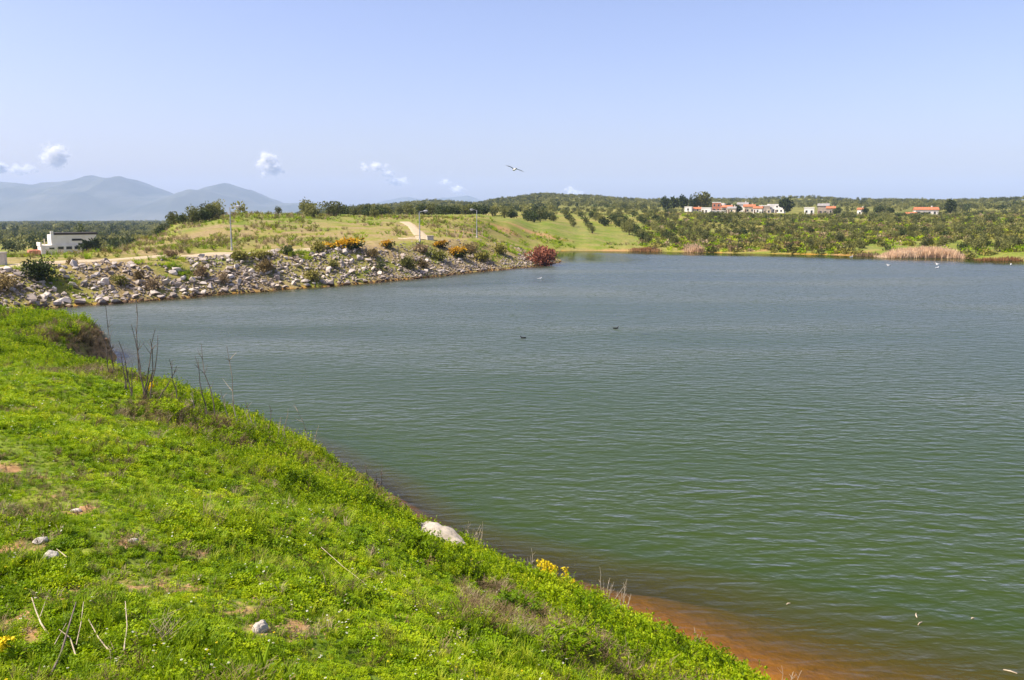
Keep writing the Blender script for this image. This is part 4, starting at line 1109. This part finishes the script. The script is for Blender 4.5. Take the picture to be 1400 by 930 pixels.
# tall trees by the village
def talltree(name, px, dist, h, w, m_, label, seed, n=700, slim=False):
    x, y = at(px, dist); g = np.random.default_rng(seed)
    e = empty(name, (x, y, gz(x, y)-.1)); tag(e, label, "tree", "tall trees by the village")
    rz_ = h*(.48 if slim else .42)
    obj("crown", Buf().quads(crown(g, n, w*.5, rz_, .13*w+.25, 16, .5, -.85, .46)+np.array([0, 0, h-rz_])).mesh("crown", [m_]), e)
    obj("trunk", Buf().tube([(0, 0, -.2), (.1, 0, h*.3), (0, .1, h*.7)], [.3, .24, .08], 7).mesh("trunk", [M_bark]), e)
for k, a in enumerate([("pine_tree", 905, 570, 10, 8, M_dark, "leftmost dark pine of the tree group left of the village"),
        ("pine_tree", 915, 565, 11, 9, M_dark, "second dark pine in the tree group left of the village"),
        ("pine_tree", 928, 560, 11.5, 8, M_dark, "rounded dark pine right of the two leftmost ones"),
        ("cypress_tree", 939, 575, 12, 3.4, M_dark, "slim cypress left of the big bright tree above the village"),
        ("cypress_tree", 942.5, 578, 13, 3.4, M_dark, "slim cypress touching the big bright tree's left side"),
        ("broadleaf_tree", 948, 580, 13, 8, M_scrub, "big yellowish green tree above the leftmost houses, left half"),
        ("broadleaf_tree", 956, 580, 15, 10, M_scrub, "tallest yellowish green tree above the leftmost houses"),
        ("broadleaf_tree", 1000, 535, 5, 6, M_dark, "dark bushy tree right of the forward cream house"),
        ("broadleaf_tree", 1067, 520, 9.5, 9, M_dark, "big round dark tree at the village's right end"),
        ("broadleaf_tree", 1134, 505, 4.5, 5, M_dark, "dark round tree right of the stone houses"),
        ("broadleaf_tree", 1172, 490, 5, 3.5, M_dark, "dark tree just right of the narrow white house"),
        ("broadleaf_tree", 1190, 490, 5, 5, M_dark, "middle dark tree between narrow white house and long house"),
        ("broadleaf_tree", 1205, 490, 5, 4, M_dark, "dark tree left of the long orange-roofed house"),
        ("cypress_tree", 1286, 470, 11, 6, M_dark, "tall dark cypress right of the long orange-roofed house")]):
    talltree(*a, 800+k, 800, a[0] == "cypress_tree")
x, y = at(125, 240)
talltree("broadleaf_tree", 134, 222, 4.6, 5.5, M_dark, "dark round tree at the white valley building's right corner", 840, 700)
talltree("cypress_tree", 122, 300, 9.5, 4, M_dark, "dark pointed tree behind the white valley building", 841, 700, True)

# ------------------------------------------------------------------ reeds and shore scrub on the far side
def reeds(px0, px1, py, hgt, label, m_, n, depth=3.0, seed=0):
    g = np.random.default_rng(900+seed); b = Buf()
    cs = g.uniform(px0, px1, n); edge = np.clip(1-np.abs((cs-(px0+px1)/2)/((px1-px0)/2))**3, .15, 1)
    base = []
    pts = np.array([hit(c, py+(c-px0)/(px1-px0)*0, 60) for c in np.linspace(px0, px1, 9)])
    f = (cs-px0)/(px1-px0)*8
    bx = np.interp(f, range(9), pts[:, 0])+g.normal(0, .6, n); by = np.interp(f, range(9), pts[:, 1])+g.uniform(-.6, depth, n)
    bz = np.maximum(land(bx, by), -.3)
    h = hgt*g.uniform(.55, 1.1, n)*edge
    base = np.stack([bx, by, bz-.1], -1); tip = base+np.stack([g.normal(0, .18, n)*h, g.normal(0, .12, n)*h, h], -1)
    s = unit(np.stack([g.normal(size=n), g.normal(size=n)*.6, np.zeros(n)], -1))*.045
    mid = (base+tip)/2
    b.quads(np.stack([base-s, base+s, mid+s*1.4, mid-s*1.4], 1)); b.quads(np.stack([mid-s*1.4, mid+s*1.4, tip+s*.2, tip-s*.2], 1))
    tag(obj("reed_bed", b.mesh("reed_bed", [m_])), label, "reeds", kind="stuff")
reeds(1205, 1325, 352.5, 1.9, "pale pinkish dry reed bed along the right far shore", M_reed, 7000, 4, 1)
reeds(940, 962, 344.5, 1.7, "small straw coloured reed clump on the far shore", M_reed, 500, 3, 2)
reeds(862, 905, 343.5, .8, "low russet reeds along the far shore below the olive rows", M_russet, 900, 2, 3)
reeds(1330, 1400, 356.5, 1.0, "low russet reeds at the right end of the far shore", M_russet, 900, 2, 4)
reeds(1165, 1205, 350.5, .8, "thin straw reeds left of the pale reed bed", M_straw, 400, 2, 5)

# ------------------------------------------------------------------ lamp posts and small concrete bits
def lamp(px, py, ptop, label, arm):
    x, y = hit(px, py, 60); z_ = gz(x, y); d = y
    top = EYE+(HORIZON-ptop)*d/FPX-z_
    e = empty("lamp_post", (x, y, z_)); tag(e, label, "lamp post", "lamp posts along the crest track")
    obj("base", Buf().tube([(0, 0, -.1), (0, 0, .35), (0, 0, .4)], [.16, .16, .12], 8).mesh("base", [M_conc]), e)
    obj("pole", Buf().tube([(0, 0, .3), (0, 0, top*.5), (0, 0, top-.06)], [.11, .085, .06], 8).mesh("pole", [M_metal]), e)
    ar = obj("arm", Buf().tube([(0, 0, top-.15), (arm*.5, 0, top-.02), (arm, 0, top+.03)], [.045, .04, .035], 6).mesh("arm", [M_metal]), e)
    b = Buf(); s = 1 if arm > 0 else -1
    b.tube([(arm-.1*s, 0, top+.03), (arm+.15*s, 0, top+.05), (arm+.5*s, 0, top+.04), (arm+.62*s, 0, top)], [.05, .14, .15, .05], 8)
    h_ = obj("lamp_head", b.mesh("lamp_head", [M_metal]), e)
    obj("lens", Buf().box(min(arm+.1*s, arm+.5*s), max(arm+.1*s, arm+.5*s), -.09, .09, top-.14, top-.08).mesh("lens", [M_plaster]), h_)
lamp(317, 342.5, 283, "tall lamp post at the track on the left part of the embankment", .75)
lamp(574, 331, 289, "lamp post right of the dirt path leading uphill", .7)
lamp(652, 326, 287, "farthest thin lamp post near the bare tan cutting", -.6)
x, y = hit(4, 362, 60); o = obj("concrete_post", Buf().box(-.32, .32, -.32, .32, -.2, 1.15).box(-.38, .38, -.38, .38, 1.152, 1.3).mesh("concrete_post", [M_conc]), None, (x, y, gz(x, y)), .2)
tag(o, "short pale concrete post beside the track at the left edge", "post")
x, y = hit(588, 328, 60); o = obj("concrete_block", Buf().box(-.5, .5, -.3, .3, -.3, .55).box(-.55, .55, -.35, .35, .552, .65).mesh("concrete_block", [M_conc]), None, (x, y, gz(x, y)), .3)
tag(o, "small pale concrete block at the foot of the dirt path", "block")
for k, a in enumerate((611, 622, 634, 646, 660)):
    x, y = hit(a, 324, 60); o = obj("fence_post", Buf().tube([(0, 0, -.2), (0, 0, .8), (.02, 0, 1.6)], [.05, .05, .045], 6).mesh("fence_post", [M_pale]), None, (x, y, gz(x, y)))
    tag(o, ["first", "second", "third", "fourth", "fifth"][k]+" thin fence post from the left, before the tan cutting", "post", "thin fence posts by the cutting")

# ------------------------------------------------------------------ birds
M_bird_white = simple("white_feathers", (.80, .79, .76), (.70, .69, .67), .8, 20)
M_bird_grey = simple("grey_feathers", (.36, .38, .41), (.28, .30, .33), .8, 20)
M_bird_dark = simple("black_feathers", (.020, .021, .024), (.012, .012, .014), .7, 20)
M_bill = simple("yellow_bill", (.60, .36, .05), None, .6, 20)
M_bill_w = simple("white_bill", (.75, .72, .66), None, .6, 20)
def swimmer(px, py, L, body, bill, label, cat, group, face):
    x, y = hit(px, py, 10); e = empty("water_bird", (x, y, 0), face); tag(e, label, cat, group)
    P = [(-.52, .13), (-.44, .10), (-.30, .06), (-.10, .05), (.10, .06), (.24, .10), (.31, .20), (.335, .29), (.37, .335), (.42, .335), (.45, .325)]
    rad = [.012, .05, .115, .15, .15, .115, .07, .055, .062, .05, .02]
    b = Buf(); b.tube([(p[0]*L, 0, p[1]*L) for p in P], [r*L for r in rad], 10)
    obj("body", b.mesh("body", [body], True), e)
    obj("bill", Buf().tube([(.44*L, 0, .325*L), (.50*L, 0, .315*L), (.55*L, 0, .305*L)], [.022*L, .015*L, .004*L], 6).mesh("bill", [bill], True), e)
    for s in (-1, 1):
        w = Buf(); w.tube([(.16*L, s*.13*L, .10*L), (-.05*L, s*.155*L, .12*L), (-.30*L, s*.11*L, .13*L), (-.46*L, s*.05*L, .15*L)], [.02*L, .055*L, .045*L, .01*L], 6)
        obj("folded_wing", w.mesh("folded_wing", [M_bird_grey if body is M_bird_white else body], True), e)
swimmer(842, 449.5, .50, M_bird_dark, M_bill_w, "dark coot on the open water, head raised, facing right", "coot", "two coots on the water", 0)
swimmer(715, 462.5, .46, M_bird_dark, M_bill_w, "dark coot on the open water, low, left of the other one", "coot", "two coots on the water", math.pi)
G = "white gulls resting on the water"
for a, b_, t_, f in ((738, 381.5, "white gull afloat between the red bush and the dark coots", .2), (1282, 362, "upper of two white gulls afloat before the pale reeds", 2.6),
        (1281, 367, "lower of two white gulls afloat before the pale reeds", .4), (1215, 363.5, "white gull afloat left of the pair before the reeds", 3.0),
        (1382, 362.5, "white gull afloat at the right edge of the water", 1.0), (1164, 351.5, "white gull afloat close under the far shore", .3)):
    swimmer(a, b_, .62 if a < 1000 else .8, M_bird_white, M_bill, t_, "gull", G, f)
# flying gull: body and wings one skin
d = ray(703, 232); t = 60/d[1]; x, y, z_ = d[0]*t, 60, EYE+d[2]*t
e = empty("flying_gull", (x, y, z_), R(15)); e.rotation_euler = (R(-8), R(17), R(20)); tag(e, "white gull gliding above the lake with wings spread", "gull")
b = Buf()
b.tube([(0, -.34, 0), (0, -.27, 0), (0, -.10, 0), (0, .06, 0), (0, .17, .01), (0, .23, .02), (0, .28, .015)], [.05, .045, .075, .085, .06, .045, .02], 10)
for s in (-1, 1):
    st = [(0.03, .10, .03, .17), (.25, .13, .11, .16), (.48, .06, .10, .13), (.70, -.06, .05, .03)]
    V = []
    for (wx, wy, wz, ch) in st:
        V += [(s*wx, wy, wz), (s*wx, wy-ch*.4, wz+.018), (s*wx, wy-ch, wz), (s*wx, wy-ch*.4, wz-.008)]
    Fw = [(i*4+j, i*4+(j+1) % 4, i*4+4+(j+1) % 4, i*4+4+j) for i in range(3) for j in range(4)]+[(0, 1, 2, 3), (15, 14, 13, 12)]
    b.add(V, Fw if s > 0 else [f[::-1] for f in Fw], 1)
b.add([(-.045, -.28, 0), (.045, -.28, 0), (.085, -.46, 0), (-.085, -.46, 0), (-.045, -.28, .012), (.045, -.28, .012), (.085, -.46, .008), (-.085, -.46, .008)],
      [(3, 2, 1, 0), (4, 5, 6, 7), (0, 1, 5, 4), (1, 2, 6, 5), (2, 3, 7, 6), (3, 0, 4, 7)], 0)
obj("body", b.mesh("body", [M_bird_white, M_bird_grey], False), e)
obj("bill", Buf().tube([(0, .27, .015), (0, .31, .01), (0, .34, 0)], [.014, .01, .003], 6).mesh("bill", [M_bill]), e)

# ------------------------------------------------------------------ foreground stones, dead stems, twigs, flowers
def stone(px, py, L, wd, h, rz, label, seed, m_=None, sub=4):
    x, y = hit(px, py); bm = bmesh.new(); bmesh.ops.create_icosphere(bm, subdivisions=sub, radius=.5)
    g = np.random.default_rng(seed)
    cuts = [(unit(g.normal(size=3)), g.uniform(.30, .44)) for _ in range(9)]
    for v in bm.verts:
        p = np.array(v.co)
        for nn, dd_ in cuts:
            q = p@nn
            if q > dd_: p = p-nn*(q-dd_)*.85
        k = float(fbm(np.array([p[0]*5+seed]), np.array([p[1]*5+p[2]*4]), seed, 4)[0]-.5)
        p = p*(1+k*.35); v.co = (p[0]*L, p[1]*wd, p[2]*h)
    me_ = bpy.data.meshes.new("stone"); bm.to_mesh(me_); bm.free(); me_.materials.append(m_ or M_white_rock)
    o = obj("stone", me_, None, (x, y, gz(x, y)+h*.12), rz); o.rotation_euler[1] = 0
    return tag(o, label, "stone", "pale stones on the near bank")
o = stone(598, 746, 1.95, .75, .78, R(-42), "long whitish boulder in the grass near the water's edge", 5, None, 5)
stone(69, 763, .15, .13, .14, .3, "round white stone on the grass beside the footpath", 6)
stone(55, 742, .16, .12, .09, .9, "flat pale stone above the round white one", 7)
stone(357, 862, .12, .2, .13, R(-20), "upright white stone on the bare soil of the footpath", 8)
stone(182, 741, .12, .09, .06, .4, "tiny flat pale stone in the middle of the footpath", 9)
stone(104, 700, .13, .10, .06, .4, "small tan stone on the bare patch at the left", 10, M_rock)
for k_, (a_, b_) in enumerate(((140, 500), (147, 503), (136, 506), (151, 509), (144, 512))):
    stone(a_, b_, .5-.05*k_, .35, .25, k_*1.3, ["largest", "second", "leftmost", "rightmost", "lowest"][k_]+" orange-tan stone at the foot of the undercut headland", 30+k_, M_tan, 3)
stone(48, 436, .7, .5, .4, .5, "greyish stone on the headland's grassy rim", 11, M_rock, 3)

def dead_stem(px, py, hpx, label, lean=0.0, n=3, m_=None, seed=0, thick=.012, branch=5, group="bare dead stems along the bank's rim"):
    x, y = hit(px, py); d = min(math.hypot(x, y), 60); h = hpx*d/FPX*1.02; g = np.random.default_rng(1000+seed)
    e = empty("withered_plant", (x, y, gz(x, y)-.05)); tag(e, label, "dry plant", group)
    for k in range(n):
        hh = h*(1 if k == 0 else g.uniform(.45, .9)); a = lean+(0 if k == 0 else g.normal()*.22)
        ts = np.linspace(0, 1, 7); wob = np.cumsum(g.normal(0, .018, (7, 2)), 0)*hh
        pts = np.stack([np.tan(a)*hh*ts+wob[:, 0]+(g.normal()*.05 if k else 0), wob[:, 1]+g.normal()*.12*ts*hh*.5, hh*ts], -1)
        s_ = obj("stalk", Buf().tube(pts, np.linspace(thick, thick*.3, 7), 5).mesh("stalk", [m_ or M_twig]), e)
        if branch:
            b = Buf()
            for q in range(branch):
                t_ = g.uniform(.3, .95); i = int(t_*6); p0 = pts[i]; L_ = hh*g.uniform(.06, .2)
                dr = unit(np.array([g.normal(), g.normal(), 1.3]))
                b.tube([p0, p0+dr*L_*.5+g.normal(size=3)*.01, p0+dr*L_], [thick*.4, thick*.3, thick*.15], 4)
            obj("side_twigs", b.mesh("side_twigs", [m_ or M_twig]), s_)
DS = [(153, 512, 78, -.04, 2, "dead stem standing alone, tallest left of the dense cluster"),
      (196, 545, 108, -.02, 4, "dense cluster of dark dead stems, tallest on the bank"), (181, 540, 60, -.12, 2, "thin dead stem left in the dense cluster"),
      (209, 546, 70, .12, 2, "slanting dead stem right in the dense cluster"), (172, 532, 40, -.1, 2, "short dead stem at the foot of the cluster's left"),
      (246, 568, 52, .0, 1, "thin faint dead stem between cluster and leaning pair"), (282, 580, 62, -.12, 1, "left of the two leaning dark stems"),
      (299, 582, 72, -.14, 1, "right and longer of the two leaning dark stems"), (319, 590, 78, .03, 2, "forked pale stem with dark upper twig"),
      (265, 570, 22, -.1, 1, "short bleached stub left of the leaning pair"), (352, 602, 38, -.15, 3, "branched bleached stem in front of the water"),
      (366, 605, 34, .1, 3, "low twiggy stem right of the branched one"), (392, 612, 38, .05, 2, "pale curled stem at the bank's rim"),
      (425, 620, 48, -.2, 3, "leaning pair of bleached stems, rightmost of the group"), (378, 610, 28, .1, 2, "small bleached stem between the branched ones"),
      (520, 655, 26, .1, 2, "thin dry stem at the rim left of the white boulder"), (505, 650, 20, -.15, 2, "short dry stem at the rim further left of the boulder")]
for k, (a, b_, h, ln, nn, tx) in enumerate(DS):
    dead_stem(a, b_+6, h*(1.15 if a < 240 else 1.45)+8, tx, ln, nn, M_pale if ("bleached" in tx or "pale" in tx) else M_twig, k, .021 if h > 60 else .02)
DB = [(640, 738, 34, "dry bleached weed beside the white boulder's right end"), (660, 742, 40, "tall branched dry weed right of the white boulder"), (728, 778, 40, "thin russet dry stems left of the yellow flowers"),
      (825, 822, 46, "thin dry stems above the leafy bush at the water"), (848, 838, 40, "dry stems at the leafy bush's right shoulder"), (950, 900, 34, "withered curly weed at the shore's right part"),
      (1072, 945, 44, "dry twigs standing in the shallow water at the bottom"), (965, 935, 30, "dark withered weed at the bottom edge near the shore")]
for k, (a, b_, h, tx) in enumerate(DB):
    dead_stem(a, b_, h*1.35+6, tx, 0, 7, M_pale if k != 7 else M_twig, 50+k, .010, 6, "dry weeds along the waterline")
# twigs lying and leaning at the lower left
def twig(P, r, label, m_, group="dead twigs at the lower left"):
    W_ = []
    for (a, b_, lift) in P:
        x, y = hit(a, b_); W_.append((x, y, gz(x, y)+lift))
    W_ = np.array(W_); c = W_[0].copy()
    o = obj("dead_twig", Buf().tube(W_-c, np.linspace(r*.75, r*.35, len(W_)), 6).mesh("dead_twig", [m_]), None, tuple(c))
    tag(o, label, "twig", group)
twig([(70, 932, .05), (85, 905, .08), (96, 875, .12), (106, 848, .16)], .014, "thick grey-brown twig slanting up from the bottom edge", M_twig)
twig([(68, 874, .03), (57, 862, .06), (50, 848, .09), (45, 835, .12)], .010, "curved bleached twig, leftmost of the lower left", M_pale)
twig([(56, 854, .07), (61, 843, .09), (67, 832, .12)], .006, "thin fork crossing the leftmost bleached twig", M_pale)
twig([(104, 904, .05), (97, 885, .08), (82, 875, .09)], .008, "bleached twig crossing behind the thick grey-brown one", M_pale)
twig([(75, 890, .05), (92, 868, .1)], .006, "short straight pale twig left of the thick one", M_pale)
twig([(105, 890, .05), (112, 868, .10), (116, 844, .14)], .006, "thin upright straw right of the thick twig", M_pale)
twig([(152, 899, .04), (136, 884, .07), (122, 862, .10)], .009, "curved bleached twig sloping right of the thick one", M_pale)
twig([(170, 898, .05), (175, 872, .10), (173, 845, .15)], .008, "upright curved straw, rightmost at the lower left", M_pale)
twig([(92, 766, .03), (78, 757, .05)], .007, "short pale stick beside the round white stone", M_pale)
twig([(440, 770, .2), (470, 800, .22), (500, 822, .2)], .0045, "long pale stick lying in weeds below the white boulder", M_pale)
twig([(855, 848, .25), (875, 870, .2), (890, 892, .15)], .010, "pale bent stick on the slope right of the leafy bush", M_pale)

# leafy bushes of the slope: a few stand out from the ground cover
def leafy(px, py, r, h, label, seed, m_=None, n=60):
    x, y = hit(px, py); g = np.random.default_rng(seed); e = empty("leafy_bush", (x, y, gz(x, y)-.03)); tag(e, label, "bush", "leafy bushes on the near slope")
    b = Buf(); st = Buf()
    for k in range(n):
        a = g.random()*6.28; q = r*math.sqrt(g.random()); tip = np.array([q*math.cos(a), q*math.sin(a), h*(1-.55*(q/r)**2)*g.uniform(.75, 1.1)])
        base = tip*np.array([.35, .35, 0]); st.tube([base, (base+tip)/2+np.array([0, 0, .04]), tip], [.006, .005, .003], 4)
        m = 18; tt = g.uniform(.45, 1.02, m)**.6; p = base+(tip-base)*tt[:, None]; an = g.random(m)*6.28
        dd_ = np.stack([np.cos(an), np.sin(an), g.uniform(.0, .8, m)], -1)
        b.quads(leaves(p, dd_, g.uniform(.05, .10, m), .026, g, 1.2))
    obj("foliage", b.mesh("foliage", [m_ or M_weed]), e); obj("stems", st.mesh("stems", [M_grass]), e)
LB = [(800, 860, .62, .62, "large leafy bush with dark shaded hollow at the slope's foot"), (862, 880, .45, .5, "leafy bush at the water's edge right of the large one"),
      (745, 838, .5, .5, "leafy bush left of the large one under the yellow flowers"), (700, 850, .42, .42, "rounded leafy bush further left on the slope"),
      (770, 905, .45, .4, "low leafy bush below the large one"), (880, 915, .4, .36, "lowest leafy bush near the bottom edge by the shore"),
      (380, 632, .6, .55, "leafy bush below the bleached stems at the rim"), (455, 668, .55, .5, "leafy bush on the rim left of the white boulder"),
      (300, 605, .55, .45, "leafy bush under the leaning pair of stems"), (225, 568, .55, .45, "leafy bush right of the dense stem cluster"),
      (640, 770, .45, .42, "leafy bush below the white boulder"), (560, 760, .45, .4, "leafy bush left below the white boulder"),
      (500, 720, .45, .42, "leafy bush on the slope left of the white boulder")]
for k, (a, b_, r_, h_, tx) in enumerate(LB): leafy(a, b_, r_, h_, tx, 1200+k, M_weed if k % 3 else M_lush)
# yellow flowers at the rim
def flower(px, py, h, label, seed, n=4):
    n += 1; x, y = hit(px, py); g = np.random.default_rng(seed); e = empty("yellow_wildflower", (x, y, gz(x, y))); tag(e, label, "flower", "yellow wildflowers at the rim")
    s_ = Buf(); f = Buf(); lf = Buf()
    for k in range(n):
        base = np.append(g.normal(size=2)*.06, 0); top = base+np.append(g.normal(size=2)*.06, h*g.uniform(.75, 1.05))
        s_.tube([base, (base+top)/2, top], [.006, .005, .004], 5)
        for q in range(26):
            c = top+np.append(g.normal(size=2)*.028, -g.random()*.16*h/.5); m = 5
            f.quads(leaves(np.repeat(c[None], m, 0), ball(g, m)+np.array([0, 0, .4]), .035, .026, g))
        m = 12; tt = g.uniform(.1, .75, m); an = g.random(m)*6.28
        lf.quads(leaves(base+(top-base)*tt[:, None], np.stack([np.cos(an), np.sin(an), g.uniform(.1, .7, m)], -1), .09, .03, g, 1))
    obj("stem", s_.mesh("stem", [M_grass]), e); obj("flower_head", f.mesh("flower_head", [M_yellow_petal]), e); obj("leaves", lf.mesh("leaves", [M_weed]), e)
flower(742, 806, .74, "yellow wildflower, left and tallest of the bunch at the rim", 1, 2)
flower(756, 812, .72, "yellow wildflower, densest of the bunch at the rim", 2, 3)
flower(772, 812, .62, "yellow wildflower, right of the bunch at the rim", 3, 1)
flower(640, 786, .30, "small yellow wildflower on the slope below the white boulder", 4, 1)
flower(208, 545, .45, "pale yellow wildflower at the foot of the dense stem cluster", 5, 2)
flower(8, 915, .2, "small yellow wildflower at the lower left corner", 6, 0)
# iris-like blades at the bottom edge
x, y = hit(355, 935); e = empty("sword_leaved_plant", (x, y, gz(x, y)-.05)); tag(e, "sword-leaved plant with broad upright blades at the bottom edge", "plant")
g = np.random.default_rng(3)
for k in range(8):
    a = g.normal()*.35; b_ = g.normal()*.2; h = g.uniform(.22, .42); w = .018; o0 = np.array([g.normal()*.05, g.normal()*.03, 0])
    t_ = np.linspace(0, 1, 6); c = o0+np.stack([np.sin(a)*h*t_**1.3, np.sin(b_)*h*t_**1.3, h*t_*(1-.08*t_)], -1); wv = w*np.array([.8, 1, 1, .85, .55, .05])
    n_ = np.array([0, -.006, 0]); s = np.array([1., 0, 0])
    L_ = c-s*wv[:, None]; R_ = c+s*wv[:, None]; Mi = c+n_
    V = np.concatenate([L_, Mi, R_]); Fb = [(i, i+1, 6+i+1, 6+i) for i in range(5)]+[(6+i, 6+i+1, 12+i+1, 12+i) for i in range(5)]
    obj("blade", mesh_from("blade", V, Fb, [M_grass]), e)
# floating sticks on the water
for a, b_, L_, rz, tx in ((1253, 842, .22, 1.2, "short pale stick afloat on the green water"), (1258, 853, .2, .7, "second pale stick afloat just below the first"),
                         (1381, 919, .24, -.6, "pale stick afloat at the lower right corner"), (1330, 846, .08, .3, "tiny leaf scrap afloat right of the two sticks"), (1078, 826, .12, .5, "small pale scrap afloat off the shore")):
    x, y = hit(a, b_, rim=False); o = obj("floating_stick", Buf().tube([(-L_/2, 0, .004), (0, .012, .01), (L_/2, 0, .004)], [.012, .016, .009], 6).mesh("floating_stick", [M_pale]), None, (x, y, 0.004), rz)
    tag(o, tx, "stick", "sticks afloat")

# ------------------------------------------------------------------ clouds, beyond the haze
m_cl, cn, cl_, cb = mat("cloud")      # droplets: thin veils that scatter light both ways and let some through
cb.inputs["Base Color"].default_value = (.95, .95, .95, 1); cb.inputs["Roughness"].default_value = 1; cb.inputs["Specular IOR Level"].default_value = 0
ct = cn.new("ShaderNodeBsdfTranslucent"); ct.inputs[0].default_value = (.95, .95, .95, 1)
cm1 = cn.new("ShaderNodeMixShader"); cm1.inputs[0].default_value = .5; cl_.new(cb.outputs[0], cm1.inputs[1]); cl_.new(ct.outputs[0], cm1.inputs[2])
ctp = cn.new("ShaderNodeBsdfTransparent"); cm2 = cn.new("ShaderNodeMixShader"); cm2.inputs[0].default_value = .86
cl_.new(cm1.outputs[0], cm2.inputs[1]); cl_.new(ctp.outputs[0], cm2.inputs[2]); cl_.new(cm2.outputs[0], cn["Material Output"].inputs[0])
def cloud(parts, label, seed, dens=1.0):
    g = np.random.default_rng(seed); D_ = 24000; P = []; Sz = []; c0 = None
    for (px, py, w, h) in parts:
        dd_ = ray(px, py); t_ = D_/dd_[1]; c = np.array([dd_[0]*t_, D_, EYE+dd_[2]*t_])
        if c0 is None: c0 = c
        W_ = w*D_/FPX*.5; H_ = h*D_/FPX*.5
        for k in range(26):
            v = ball(g, 1)[0]*g.random()**.5; p = c-c0+v*np.array([W_*.78, W_*.5, H_*.7]); p[2] = max(p[2], (c-c0)[2]-H_*.55)
            r = H_*g.uniform(.18, .5)*(1.1-.5*abs(v[0])); m = int(260*dens)
            P.append(p+ball(g, m)*r*(g.random((m, 1))**.6)*np.where(g.random((m, 1)) < .15, 1.6, 1.0)*np.array([1.15, 1, .9])); Sz.append(np.full(m, r*.23)*g.uniform(.5, 1.3, m))
    P = np.concatenate(P); Sz = np.concatenate(Sz)[:, None]; n_ = len(P)
    a = unit(g.normal(size=(n_, 3))); b = unit(np.cross(a, g.normal(size=(n_, 3)))); V = []
    for k in range(6):
        V.append(P+(a*math.cos(k*math.pi/3)+b*math.sin(k*math.pi/3))*Sz*g.uniform(.75, 1.2, (n_, 1)))
    V = np.stack(V, 1).reshape(-1, 3); F = np.arange(n_*6).reshape(n_, 6)
    o = obj("cloud", mesh_from("cloud", V, F, [m_cl]), None, tuple(c0)); tag(o, label, "cloud", "small cumulus clouds over the horizon")
    return o
cloud([(76, 215, 50, 38)], "puffy white cloud, upper of the left pair above the mountains", 1)
cloud([(30, 232, 50, 20), (2, 230, 24, 18)], "low flat white cloud at the left edge above the mountains", 2)
cloud([(367, 230, 62, 30), (365, 217, 34, 24)], "heaped white cloud right of the second mountain peak", 3)
cloud([(512, 229, 52, 20), (545, 248, 40, 17), (530, 238, 30, 14)], "stretched white cloud slanting down to the right", 4)
cloud([(626, 260, 38, 20), (608, 249, 22, 12)], "faint white cloud low above the far ridge", 5, .5)
cloud([(785, 263, 50, 19)], "small white cloud peeping over the olive hill", 6)
